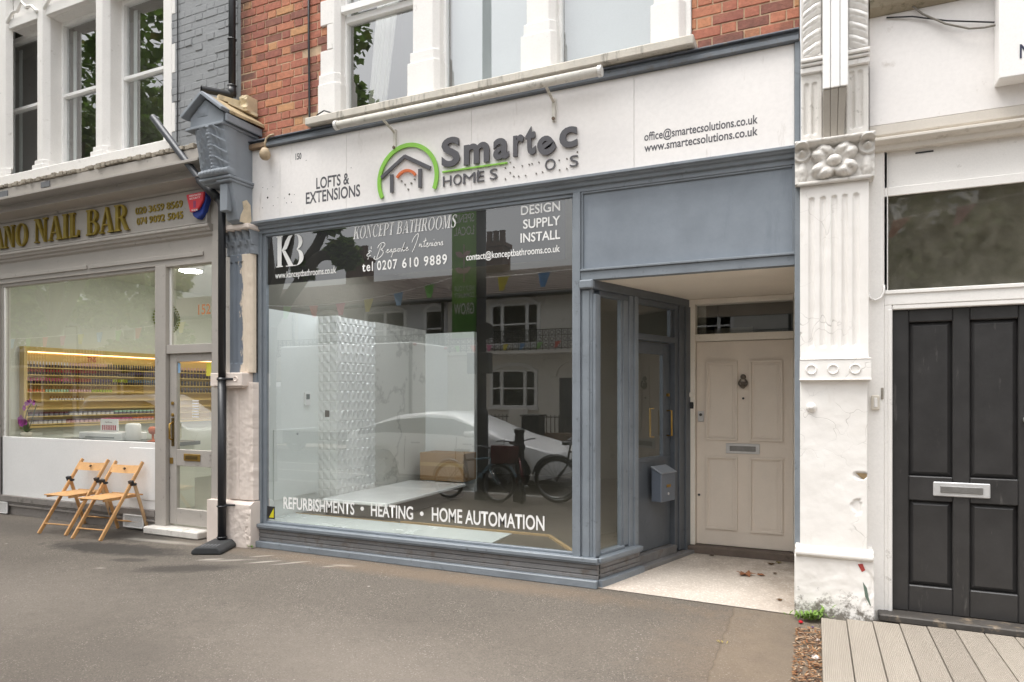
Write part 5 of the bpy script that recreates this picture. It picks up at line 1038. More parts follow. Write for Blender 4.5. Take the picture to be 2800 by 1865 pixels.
fr = bx('fanlight', WFR, rb, (.44, 4., -.015, .2, 2.19, 2.27), (.44, 4., -.025, .1, 2.265, 2.292), (.44, .465, -.012, .1, 2.292, 2.945), bevel=.004); pane('pane', GLASSD, fr, .465, 3.9, 2.292, 2.945, .04)
bx('room_behind', paint('dim_room', '#a9a699', .9, bump=0), rb, (.3, 4., .9, .95, 2.1, 3.2), (.3, 4., .2, .95, 3.2, 3.25), (.3, .33, .2, .95, 2.1, 3.2), (.3, 4., .2, .95, 2.1, 2.13), bevel=0)
bx('door_frame', WFR, rb, (.44, .488, -.015, .15, .0, 2.19), (.462, .49, -.022, .0, .0, 2.16), (.49, 1.4, -.012, .15, 2.158, 2.19), (1.37, 1.5, -.015, .15, .0, 2.19), (1.5, 4., -.01, .2, .0, 2.19), bevel=.005)
bd = bx('black_door', BLACKD, rb, (.491, .592, .02, .07, .085, 2.156), (.848, .945, .02, .07, .085, 2.156), (1.21, 1.369, .02, .07, .085, 2.156), (.592, .848, .02, .07, 2.07, 2.156), (.945, 1.21, .02, .07, 2.07, 2.156), (.592, .848, .02, .07, .848, 1.015), (.945, 1.21, .02, .07, .848, 1.018), (.592, .848, .02, .07, .085, .265), (.945, 1.21, .02, .07, .085, .268), bevel=.006)
for a, b, c, d in ((.592, .848, 1.015, 2.07), (.945, 1.21, 1.018, 2.07), (.592, .848, .265, .848), (.945, 1.21, .268, .848)):
    mb = MB(); i = .03; o_ = [(a, c), (b, c), (b, d), (a, d)]; p_ = [(a + i, c + i), (b - i, c + i), (b - i, d - i), (a + i, d - i)]
    mb.add([(u, .056, v) for u, v in o_] + [(u, .034, v) for u, v in p_], [(0, 1, 5, 4), (1, 2, 6, 5), (2, 3, 7, 6), (3, 0, 4, 7), (4, 5, 6, 7)]); mb.build('door_panel', BLACKD, bd)
lb = bx('letterbox', CHROME, bd, (.734, 1.056, .006, .021, .887, .983), bevel=.005); bx('letter_flap', paint('dull_metal', '#8d8c8a', .4, .7), lb, (.775, 1.015, .0, .007, .912, .958))
MB().lathe([(.03, .02), (.03, .0), (.02, -.02), (.03, -.04), (.02, -.055)], (1.262, 0, 1.41), 16, 'y').build('door_knob', CHROME, bd, smooth=True)
bx('threshold', paint('worn_black_sill', '#4b4743', .6, var=.3, vs=8, bump=.4, dirt='#a18f78', damt=.35, ds=9), rb, (.4, 1.6, -.13, .1, .035, .083), bevel=.008)
bx('wall_above', FASW, rb, (.35, 4., .15, .3, .0, 4.3), bevel=0) if False else None
db = bx('doorbell', paint('cream_plastic', '#d6cfc2', .4, bump=0), None, (.36, .412, -.045, -.02, 1.465, 1.57), bevel=.008); tag(db, 'small rectangular cream doorbell on the white jamb beside the black door', 'doorbell'); bx('push', WHITE, db, (.376, .398, -.05, -.044, 1.485, 1.55), bevel=.004)
o = bx('door_latch_plate', paint('scuffed_metal', '#a09a90', .5, .5, var=.3, vs=20), None, (.42, .437, -.026, -.0205, 1.54, 1.62)); tag(o, 'worn metal plate above the doorbell by the black door', 'plate')
MB().tube([(.34, -.03, 2.285), (.355, -.035, 2.24), (.385, -.035, 2.225), (.42, -.035, 2.24), (.438, -.03, 2.285), (.438, -.025, 2.33)], .008, 8).build('loop_cable', WHITE, None, smooth=True)
tag(bpy.data.objects['loop_cable'], 'white painted cable loop on the jamb left of the fanlight', 'cable')
sb = thing('projecting_sign', 'white box sign cut off by the right edge with dark letters', 'shop sign', (1.5, -.15, 3.55)); bx('box', paint('sign_box_white', '#f0eeec', .35, var=.02), sb, (1.06, 3.2, -.2, -.061, 3.56, 4.6), bevel=.006); text('lettering', sb, 'N', 1.165, 1.225, 3.665, .085, -.203, paint('navy_letters', '#2c2f4a', .4, bump=0), .01)
for pts, lab in (([(.56, -.08, 4.24), (.66, -.085, 4.12), (.789, -.1, 4.018), (.917, -.11, 3.952), (1.0, -.11, 3.94), (1.06, -.1, 3.946)], 'grey cable sagging across the white fascia to the box sign'), ([(.45, -.07, 4.152), (.6, -.08, 4.12), (.8, -.09, 4.04), (1.06, -.08, 3.975)], 'dark cable clipped along the top of the white fascia')):
    t = MB().tube(pts, .007 if 'grey' in lab else .0055, 6).build('fascia_cable', BPLAST if 'dark' in lab else paint('grey_cable', '#8a857c', .6), None, smooth=True); tag(t, lab, 'cable')

# ================================================================== small things at the porch
mbx = thing('wall_mailbox', 'small grey metal letter box with a sloping lid on the shop door', 'mailbox', (-1.33, .95, .58))
MAILM = paint('mailbox_grey', '#6f7783', .4, .2, var=.06)
MB().prism([(.0, .59), (-.105, .59), (-.105, .85), (.0, .9)], .905, 1.155, 'x', WM).build('box', MAILM, mbx, .006)
MB().prism([(.002, .902), (-.118, .848), (-.118, .858), (.002, .915)], .895, 1.165, 'x', WM).build('lid', paint('mailbox_lid', '#9a9fa6', .35, .3), mbx, .003)
bx('name_plate', BRASS, mbx, (1.0, 1.07, -.109, -.105, .72, .745), M=WM, bevel=0); MB().lathe([(.012, 0), (.012, -.006)], (0, 0, 0), 10, 'y').build('key_lock', CHROME, mbx).matrix_basis = WM @ Matrix.Translation((1.03, -.105, .66))
e1 = MB().lathe([(.028, 0), (.028, -.012), (.02, -.02), (.012, -.02)], (-1.108, 1.47, 1.572), 16, 'y').build('door_buzzer', FRAMEB, None); tag(e1, 'round cream buzzer on the beige door frame left of the house door', 'buzzer')
e2 = bx('bell_button', BPLAST, None, (-1.127, -1.088, 1.455, 1.4695, 1.435, 1.5), bevel=.004); tag(e2, 'small black rectangular bell push under the round cream buzzer', 'bell push')

# ================================================================== decking, litter, leaves, weeds
dk = MB(); bw_ = .158; x = .043
n = N('composite_deck'); X, Y, Z = n.xyz(); ge = n.new('NewGeometry').outputs['Random Per Island']; c = n.mix(ge, lin('#948b80'), lin('#a39a8e')); c = n.mix(n.math('MULTIPLY', n.ramp(n.noise(2.4, 6, .65, stretch=(3, .5, 1)), .35, .75), .3), c, lin('#7d7469'))
rbs = n.math('SINE', n.math('MULTIPLY', X, 2 * math.pi / .0098)); c = n.mix(n.math('MULTIPLY', n.ramp(rbs, -.2, -1.), .35), c, lin('#5d564d')); n.col(c); n.rough(.8); n.bump(rbs, .5, .003); DECK = n.m
k = 0
while x < 3.2: dk.box(x, x + bw_ - .006, -4.0, (-.27, -.225, -.2, -.18, -.17)[min(k, 4)], .012, .052); x += bw_; k += 1
dk.box(.05, 3.2, -3.9, -.3, .0, .012); dk = dk.build('timber_deck', DECK, None, .003); tag(dk, 'grey ribbed composite decking laid in front of the black door', 'decking')
rnd = random.Random(9)
LITT = brickmat('leaf_litter', ['#8a5a36', '#6d4429', '#a3764c', '#b38a63', '#5b3a26', '#c4a98c', '#8f6a48'], bump=.1)
mb = MB()
for i in range(900):
    y = -.42 - rnd.random() ** 1.1 * 1.5; w = .035 + .03 * min(1, (-y - .4)); x = -.012 + rnd.uniform(-.10, .05) - .03 * (-y - .4) * 0; z = .003 + rnd.random() * .025 * max(0, 1 - abs(x + .0) / .12)
    a = rnd.random() * 6.28; l = rnd.uniform(.006, .022); q = rnd.uniform(.002, .006); t = rnd.uniform(-.5, .5)
    c_, s_ = math.cos(a), math.sin(a); p = [(-l, -q), (l, -q * .5), (l * .8, q), (-l * .7, q)]
    mb.add([(x + u * c_ - v * s_, y + u * s_ + v * c_, z + .004 + u * t * .6) for u, v in p], [(0, 1, 2, 3)])
lo = struct(mb.build('leaf_litter', LITT), 'stuff'); lo['label'] = 'brown leaf litter and wood chips between the pavement and the decking'
for i, (x, y, r, m, lab) in enumerate(((.005, -.95, .022, 'white', 'white pebble among the leaf litter beside the decking'), (.02, -.62, .012, 'white', 'small pale stone near the top of the leaf litter'), (-.085, -.3, .016, 'red', 'scrap of red wrapper on the pavement below the green weeds'), (-.01, -.37, .009, 'purple', 'tiny purple scrap in the leaf litter below the weeds'))):
    mb = MB(); mb.lathe([(r * .4, 0), (r, r * .3), (r * .9, r * .8), (r * .3, r * 1.1)], (x, y, .006), 7); o = mb.build('pebble' if i < 2 else 'litter_scrap', PM[m], None); tag(o, lab, 'pebble' if i < 2 else 'litter')
WEED = paint('weed_green', '#6f8f3a', .6, var=.3, vs=60, bump=0)
wd = thing('weed_clump', 'bright green weeds growing at the foot of the white pilaster', 'weed', (-.03, -.2, 0)); mb = MB()
for i in range(150):
    x = rnd.gauss(-.02, .055); a = rnd.random() * 6.28; leafpoly(mb, (x, -.2 + rnd.uniform(-.05, .02), .01 + rnd.random() * (.03 + max(0, x + .02) * .5)), (math.cos(a), math.sin(a) - .3, .5), (0, 0, 1), rnd.uniform(.025, .05), .016)
mb.build('leaves', WEED, wd)
for i, (x, y, lab, sz) in enumerate(((-2.0, .0, '', 0),)): pass
w2 = MB()
for i in range(16):
    a = rnd.random() * 6.28; leafpoly(w2, (-5.245 + rnd.gauss(0, .02), -.16, .01), (math.cos(a), math.sin(a), .6), (0, 0, 1), .03, .012)
tag(w2.build('weed_sprig', WEED, None), 'tiny green sprig at the foot of the peeling pier', 'weed')
w2 = MB()
for i in range(8):
    a = rnd.random() * 6.28; leafpoly(w2, (-.54 + rnd.gauss(0, .012), -.9, .003), (math.cos(a), math.sin(a), .5), (0, 0, 1), .022, .006)
tag(w2.build('grass_tuft', paint('dry_grass', '#a8954a', .7), None), 'tiny yellow tuft in the pavement joint in front of the porch', 'weed')
DRY = paint('dry_leaf', '#8a5a3c', .8, var=.3, vs=40, bump=.2)
def dry_leaf(x, y, rot, s_, lab, m=DRY, name='fallen_leaf'):
    pts = [(0, -.5), (.18, -.28), (.5, -.3), (.32, -.02), (.42, .3), (.12, .2), (0, .55), (-.12, .2), (-.42, .3), (-.32, -.02), (-.5, -.3), (-.18, -.28)]
    mb = MB(); c_, s2 = math.cos(rot), math.sin(rot)
    vs = [(x, y, .012 + .02 * (1.62 + y) * 0 + .012)] + [(x + s_ * (u * c_ - v * s2), y + s_ * (u * s2 + v * c_), .012 + .25 * s_ * abs(math.sin(i * 1.3)) * (.3 + abs(u))) for i, (u, v) in enumerate(pts)]
    vs = [(a, b, c + .010 * max(0, b)) for a, b, c in vs]
    mb.add(vs, [(0, i + 1, (i + 1) % 12 + 1) for i in range(12)]); o = mb.build(name, m, None); so_ = o.modifiers.new('thick', 'SOLIDIFY'); so_.thickness = .0015; tag(o, lab, 'leaf'); return o
dry_leaf(-.545, .8, .6, .15, 'large curled brown leaf lying in the middle of the porch floor'); dry_leaf(-.42, .83, 2., .07, 'small brown leaf to the right of the large curled leaf')
for i, (x, y, s_, lab) in enumerate(((-.3, 1.33, .06, 'olive leaf scrap near the house door step'), (-.17, 1.45, .07, 'yellow leaf in the porch corner by the pilaster'), (-.24, .17, .045, 'brown leaf near the front edge of the porch floor'), (-.31, .93, .04, 'small dark leaf at the right of the porch floor'), (-.9, 1.35, .05, 'dark leaf scrap near the left end of the door step'), (-.36, 1.25, .07, 'crumpled leaf scrap in the dirt before the house door'))):
    dry_leaf(x, y, i * 1.9, s_, lab, paint('leaf_tone_%s' % 'abcdef'[i], ['#6d6236', '#b39a4c', '#6d5338', '#574634', '#4a3d2f', '#5d4a33'][i], .8, var=.3, vs=50, bump=.1))

# ================================================================== folding chairs
def chair(label):
    t = thing('folding_chair', label, 'chair', (0, 0, 0), 'pine folding chairs outside the nail bar'); w = .2
    hinge = (-.12, .575)          # local: front is -y
    def rail(sx, m): MB().bar((sx * w, -.52, .0), (sx * w, .03, .80), .022, .04, (0, -1, .6)).build('front_leg', m, t, .006, seg=2)
    def rear(sx, m): MB().bar((sx * (w + .028), -.115, .58), (sx * (w + .028), .08, .0), .02, .038, (0, -1, .2)).build('rear_leg', m, t, .006, seg=2)
    for sx in (-1, 1): rail(sx, WOOD); rear(sx, WOOD2 if sx > 0 else WOOD)
    mb = MB(); n_ = 8; vs = []                                   # curved top rail
    for i in range(n_ + 1):
        x = -w + .01 + (2 * w - .02) * i / n_; y = -.02 + .016 * (1 - (2 * i / n_ - 1) ** 2); zt = .765 - .008 * (1 - (2 * i / n_ - 1) ** 2)
        for dy, z in ((-.012, zt - .085), (.0, zt - .085), (.052, zt), (.04, zt)): vs.append((x, y + dy - .035, z))
    mb.add(vs, [(i * 4 + k, (i + 1) * 4 + k, (i + 1) * 4 + (k + 1) % 4, i * 4 + (k + 1) % 4) for i in range(n_) for k in range(4)]); br = mb.build('backrest', WOOD, t)
    MB().bar((.0, -.05, .715), (.012, -.038, .735), .014, .02, (0, -1, .4)).build('hand_hole', paint('dark_hole', '#5c5040', .7), br)
    mb = MB(); mb.box(-w + .025, -w + .05, -.45, -.0, .405, .43); mb.box(w - .05, w - .025, -.45, -.0, .405, .43); mb.build('seat_frame', WOOD, t, .004)
    mb = MB()
    for k in range(6): mb.box(-w + .018, w - .018, -.475 + k * .068, -.475 + k * .068 + .058, .43, .442)
    mb.build('seat', WOOD, t, .005, seg=2)
    for a, b, r in (((-w, -.455, .105), (w, -.455, .105), .008), ((-w - .028, .05, .1), (w + .028, .05, .1), .009), ((-w - .028, .0, .43), (w + .028, .0, .43), .009)): MB().tube([a, b], r, 8).build('crossbar', WOOD, t, smooth=True)
    for sx in (-1, 1): MB().prism([(-.165, .60), (-.145, .545), (-.09, .545), (-.085, .57), (-.12, .575), (-.13, .61)], sx * w - .028 + (.014 if sx > 0 else -.014), sx * w + .028 + (.014 if sx > 0 else -.014), 'x').build('hinge_bracket', BPLAST, t, .004)
    return t
c1 = chair('pine folding chair at the left of the pair outside the nail bar'); c2 = copy_tree(c1); c2['label'] = 'pine folding chair with one paler leg, nearest the nail bar door'
c1.location = (-7.87, -.055, .0); c1.rotation_euler = (0, 0, R(7)); c2.location = (-7.24, -.075, .0); c2.rotation_euler = (0, 0, R(6))
# ================================================================== the street behind the camera (seen in the glass)
HW = {'cream': paint('cream_house_paint', '#ece7de', .7, var=.06, vs=1.5, dirt='#8f867a', damt=.05, ds=2), 'grey': paint('grey_house_paint', '#d2d2d4', .7, var=.06, vs=1.5), 'pale': paint('pale_house_brick', '#e6e2da', .8, var=.08, vs=3, bump=.4)}
SLATE = paint('roof_slates', '#6a5c54', .8, var=.2, vs=3, bump=.3); CHIM = paint('chimney_brick', '#6b5346', .9, var=.25, vs=5); IRON = paint('black_iron', '#26282a', .5); DGL = paint('dark_house_glass', '#2f3032', .08, var=.2, vs=1); CURT = paint('ochre_curtain', '#8a6a4c', .8, var=.2, vs=9)
HY = -16.0
def hwindow(par, xc, z0, z1, w, lights, curtain=False, arch=True):
    f = MB(); y = HY + .02; e = .07
    for z in (z0, z1 - e): f.box(xc - w / 2, xc + w / 2, y - .05, y + .04, z, z + e)
    tot = sum(lights); x = xc - w / 2; edges = [x]
    for l in lights: x += w * l / tot; edges.append(x)
    for ed in edges: f.box(ed - .06, ed + .06, y - .05, y + .05, z0, z1)
    f.box(xc - w / 2, xc + w / 2, y - .05, y + .03, (z0 + z1) / 2 - .03, (z0 + z1) / 2 + .03)
    f.box(xc - w / 2 - .1, xc + w / 2 + .1, HY, HY + .12, z0 - .1, z0)
    if arch: f.prism(arc(xc, z1 - .25, w / 2 + .14, .5, .12, .12, 25, 155, 10), HY, HY + .08)
    o = f.build('window', UPVC, par, .01); g = MB(); g.box(xc - w / 2, xc + w / 2, y - .04, y - .02, z0, z1); g.build('pane', CURT if curtain else DGL, o); return o
def house(x0, x1, col, wins, door, label, balcony=True):
    h = thing('terraced_house', label, 'house', ((x0 + x1) / 2, HY, -.09), 'terraced houses across the street'); m = HW[col]
    MB().box(x0 + .01, x1 - .01, HY - 8, HY, -.09, 5.1).build('wall', m, h)
    r = MB(); r.prism([(HY + .35, 4.95), (HY + .35, 5.08), (HY - 4, 6.75), (HY - 8.3, 5.0)], x0 + .005, x1 - .005, 'x'); r = r.build('roof', SLATE, h)
    rb_ = MB()
    for k in range(14): t = k / 14; rb_.box(x0, x1, HY + .36 - 4.36 * t - .3, HY + .37 - 4.36 * t, 5.09 + 1.66 * t - .03, 5.105 + 1.66 * t)
    rb_.build('slate_courses', SLATE, r)
    c = MB(); c.box(x1 - .5, x1 + .5 - .02, HY - 4.5, HY - 3.7, 6.2, 7.9); c.box(x1 - .56, x1 + .54, HY - 4.56, HY - 3.64, 7.75, 7.92)
    for k in range(3): c.lathe([(.14, 7.9), (.12, 8.4), (.15, 8.45)], (x1 - .3 + k * .3, HY - 4.1, 0), 10)
    c.build('chimney', CHIM, h)
    g = MB(); g.tube([(x0, HY + .42, 4.98), (x1, HY + .42, 4.98)], .07, 8); g.build('gutter', IRON, h); MB().tube([(x1 - .15, HY + .1, 4.95), (x1 - .15, HY + .1, 0)], .05, 8).build('rainpipe', IRON, h)
    for w in wins: hwindow(h, *w)
    if door:
        d = MB(); d.box(door - .5, door + .5, HY - .02, HY + .03, -.05, 2.15); d = d.build('door', paint('house_door_dark', '#3d3f44', .4), h); MB().prism(arc(door, 2.2, .8, .7, .2, .2, 0, 180, 12), HY, HY + .1).build('door_arch', HW['cream'], d)
    b = MB(); b.box(x0, x1, HY, HY + .75, 2.96, 3.06); b.box(x0, x1, HY + .0, HY + .12, 2.8, 2.96); b.build('balcony_slab', HW['pale'], h)
    if balcony:
        b = MB(); yb = HY + .72
        for z in (3.1, 3.32, 3.52, 3.72): b.box(x0, x1, yb - .02, yb + .02, z, z + .03)
        k = x0 + .06
        while k < x1 - .1:
            b.box(k - .015, k + .015, yb - .012, yb + .012, 3.06, 3.75)
            for z in (3.215, 3.42, 3.63): b.torus((k + .11, yb, z), .062, .014, 'y', 8, 4)
            k += .22
        b.build('balcony_railing', IRON, h)
    return h
house(-13.1 + .9, -6.55, 'cream', [(-9.55, 1.15, 2.45, 1.7, (1, 2.2, 1), True), (-9.5, 3.3, 4.75, 1.8, (1, 2.2, 1), False)], -7.35, 'cream house with a three-light window, opposite the shop')
house(-19.2, -12.2, 'grey', [(-14.9, 3.3, 4.75, 1.8, (1, 1), False), (-12.75, 3.3, 4.7, .75, (1,), False), (-14.9, 1.1, 2.4, 1.8, (1, 2, 1), False), (-17.6, 3.3, 4.7, 1.2, (1, 1), False)], -17.4, 'grey house with a two-light upper window, left of the cream house')
house(-6.55, -.6, 'pale', [(-3.5, 1.1, 2.4, 1.8, (1, 2.2, 1), True), (-3.5, 3.3, 4.7, 1.8, (1, 2, 1), False)], -5.6, 'pale brick house right of the cream house')
house(-.6, 6., 'grey', [(2.5, 1.1, 2.4, 1.8, (1, 2.2, 1), False), (2.5, 3.3, 4.7, 1.8, (1, 2, 1), False)], .6, 'grey house facing the black door')
house(-26, -19.2, 'cream', [(-22.8, 1.1, 2.4, 1.8, (1, 2.2, 1), False), (-22.8, 3.3, 4.7, 1.8, (1, 2, 1), False)], -20.4, 'cream house facing the nail bar door')
house(-33, -26, 'pale', [(-29.5, 1.1, 2.4, 1.8, (1, 2.2, 1), True), (-29.5, 3.3, 4.7, 1.8, (1, 2, 1), False)], -27.2, 'pale house facing the nail bar window')
house(-40, -33, 'grey', [(-36.5, 1.1, 2.4, 1.8, (1, 2.2, 1), False), (-36.5, 3.3, 4.7, 1.8, (1, 2, 1), False)], -34.2, 'grey house at the far left end of the opposite terrace')
gw = thing('garden_wall', 'low brick front garden wall with black railings across the street', 'wall', (-10, -13.2, -.09)); b = MB(); b.box(-40, 8, -13.35, -13.1, -.09, .45); b.build('brick_base', paint('old_garden_brick', '#7d6a5b', .9, var=.25, vs=6, bump=.6), gw)
b = MB(); [b.box(x - .01, x + .01, -13.235, -13.215, .45, .98) for x in [-14 + k * .13 for k in range(75)]]; b.box(-14, -4.3, -13.24, -13.21, .9, .93); b.build('railing', IRON, gw)
b = MB(); [b.box(x - .22, x + .22, -13.42, -13.02, -.09, 1.15) for x in (-11.0, -8.15, -12.3, -5.2)]; b.build('gate_pier', HW['cream'], gw)
wb = bx('wheelie_bin', BPLAST, None, (-7.75, -7.2, -13.0, -12.5, -.05, .95), bevel=.03); tag(wb, 'black wheelie bin by the garden wall across the street', 'bin'); bx('bin_lid', BPLAST, wb, (-7.78, -7.17, -13.03, -12.45, .952, 1.0), bevel=.01)
# cars
TYRE = paint('tyre', '#1d1d1e', .8, bump=0); RIM = paint('alloy_rim', '#8d8f92', .35, .7, bump=0); CARW = paint('white_car_paint', '#eceded', .15, var=.02, bump=0); CGL = paint('car_glass', '#24282a', .05, var=.05, bump=0); LAMP = paint('headlamp', '#c9ced2', .1, .3, bump=0)
def wheels(par, xs, yc, hw_, r, zr):
    for x in xs:
        for s in (-1, 1):
            y = yc + s * hw_; w = MB(); w.lathe([(r * .6, -.09), (r * .94, -.1), (r, -.06), (r, .06), (r * .94, .1), (r * .6, .09)], (x, y, zr + r), 24, 'y'); o = w.build('wheel', TYRE, par, smooth=False); q = MB(); q.lathe([(.05, -.1), (r * .62, -.085), (r * .62, .085), (.05, .1)], (x, y, zr + r), 20, 'y')
            for k in range(7): a = k * .898; q.bar((x, y + s * .1, zr + r), (x + r * .6 * math.cos(a), y + s * .098, zr + r + r * .6 * math.sin(a)), .03, .05, (0, 1, 0))
            q.build('rim', RIM, o)
def carbody(name, label, x0, yc, zr, top, belt, low, hw_, wheels_x, r):
    """top/belt/low: profile polylines [(x,z)] from rear to front relative to x0; body lofted across the width"""
    t = thing('parked_car' if name == 'car' else 'parked_van', label, name, (x0 + 2.2, yc, zr))
    def itp(p, x):
        for a, b in zip(p, p[1:]):
            if a[0] <= x <= b[0]: return a[1] + (b[1] - a[1]) * (x - a[0]) / (b[0] - a[0] + 1e-9)
        return p[0][1] if x < p[0][0] else p[-1][1]
    xa, xb = belt[0][0], belt[-1][0]; n_ = 60; vs = []; rows_ = []
    for i in range(n_ + 1):
        x = xa + (xb - xa) * i / n_; e = min(1, math.sqrt(max(.0, min(x - xa, xb - x)) / .5 + .12)); w = hw_ * (.72 + .28 * e); bz = itp(belt, x); lz = itp(low, x)
        for wx in wheels_x:
            d = abs(x - wx)
            if d < r * 1.18: lz = max(lz, r + math.sqrt(max(0, (r * 1.18) ** 2 - d * d)))
        tz = max(itp(top, x), bz + .005)
        sec = [(-w * .96, lz), (-w, lz + .1 if lz < .5 else lz + .02), (-w * .99, (lz + bz) / 2), (-w * .95, bz), (-w * (.95 - .3 * min(1, (tz - bz) / .55)), bz + (tz - bz) * .82), (-w * (.62 if tz > bz + .1 else .8), tz)]
        sec = sec + [(-y, z) for y, z in reversed(sec)]; rows_.append(len(sec)); vs += [(x0 + x, yc + y, zr + z) for y, z in sec]
    m_ = rows_[0]; b = MB(); b.add(vs, [(i * m_ + k, (i + 1) * m_ + k, (i + 1) * m_ + k + 1, i * m_ + k + 1) for i in range(n_) for k in range(m_ - 1)] + [tuple(range(m_)), tuple(range(n_ * m_ + m_ - 1, n_ * m_ - 1, -1))]); b.build('body', CARW, t, smooth=True)
    for s in (-1, 1):     # side glass laid on the cabin side
        b = MB(); g = [x for x in [xa + (xb - xa) * i / n_ for i in range(n_ + 1)] if itp(top, x) > itp(belt, x) + .17]; vs = []
        for x in g:
            e = min(1, math.sqrt(max(.0, min(x - xa, xb - x)) / .5 + .12)); w = hw_ * (.72 + .28 * e); bz, tz = itp(belt, x), itp(top, x)
            for f_ in (.08, .76): vs.append((x0 + x, yc + s * (w * (.95 - .3 * min(1, (tz - bz) / .55) * f_ / .82) + .006), zr + bz + (tz - bz) * f_))
        b.add(vs, [(2 * i, 2 * i + 2, 2 * i + 3, 2 * i + 1) for i in range(len(g) - 1)]); b.build('side_window', CGL, t)
    wheels(t, [x0 + x for x in wheels_x], yc, hw_ - .1, r, zr)
    for s in (-1, 1): bx('headlight', LAMP, t, (x0 + xb - .42, x0 + xb - .1, yc + s * hw_ * .72 - .12, yc + s * hw_ * .72 + .12, zr + .58, zr + .7), bevel=.04)
    return t
ct = carbody('car', 'white electric saloon parked behind the bicycles in front of the shop', -8.9, -6.75, -.2, [(0, .95), (.25, 1.08), (1.2, 1.36), (1.9, 1.44), (2.5, 1.41), (3.1, 1.2), (3.6, .98), (4.68, .7)], [(0, .92), (1., 1.0), (2.6, .97), (3.6, .92), (4.3, .78), (4.68, .62)], [(0, .35), (.3, .22), (4.3, .2), (4.68, .3)], .92, (.95, 3.83), .34)
for x in (-7.35, -6.2, -5.2):
    MB().tube([(x, -5.835, .1), (x, -5.828, .4), (x, -5.868, .76)], .007, 6).build('door_seam', IRON, ct)
for x in (-7.2, -6.05): bx('door_handle', RIM, ct, (x, x + .2, -5.84, -5.825, .63, .655), bevel=.005)
bx('wing_mirror', CARW, ct, (-5.95, -5.75, -5.8, -5.62, .78, .9), bevel=.04)
vt = carbody('van', 'small white panel van parked in front of the nail bar', -18.1, -6.85, -.2, [(0, 1.2), (.08, 1.66), (.4, 1.75), (2.6, 1.78), (3.1, 1.6), (3.75, 1.2), (4.4, .9)], [(0, 1.1), (3.4, 1.13), (3.8, 1.1), (4.35, .9), (4.45, .6)], [(0, .35), (.3, .24), (4.1, .22), (4.45, .3)], .9, (.85, 3.55), .33)
tr = thing('box_truck', 'white box truck parked on the far side of the road', 'truck', (-12, -10.4, -.2)); bx('cargo_box', CARW, tr, (-13.9, -9.5, -11.3, -9.4, .55, 2.95), bevel=.03); bx('corner_post', RIM, tr, (-9.56, -9.47, -9.43, -9.37, .55, 2.95), bevel=.01)
bx('cab', CARW, tr, (-15.6, -13.95, -11.2, -9.5, .15, 1.95), bevel=.15); bx('cab_window', CGL, tr, (-15.4, -14.4, -9.5, -9.49, 1.05, 1.75), bevel=.0); bx('chassis', IRON, tr, (-14.0, -9.6, -11.1, -9.6, .2, .54), bevel=.01); wheels(tr, (-14.9, -10.6), -10.35, .8, .36, -.2)
for y in (-9.55, -11.15): bx('marker_light', PM['red'], tr, (-9.52, -9.46, y - .06, y + .06, 2.86, 2.92), bevel=.01)
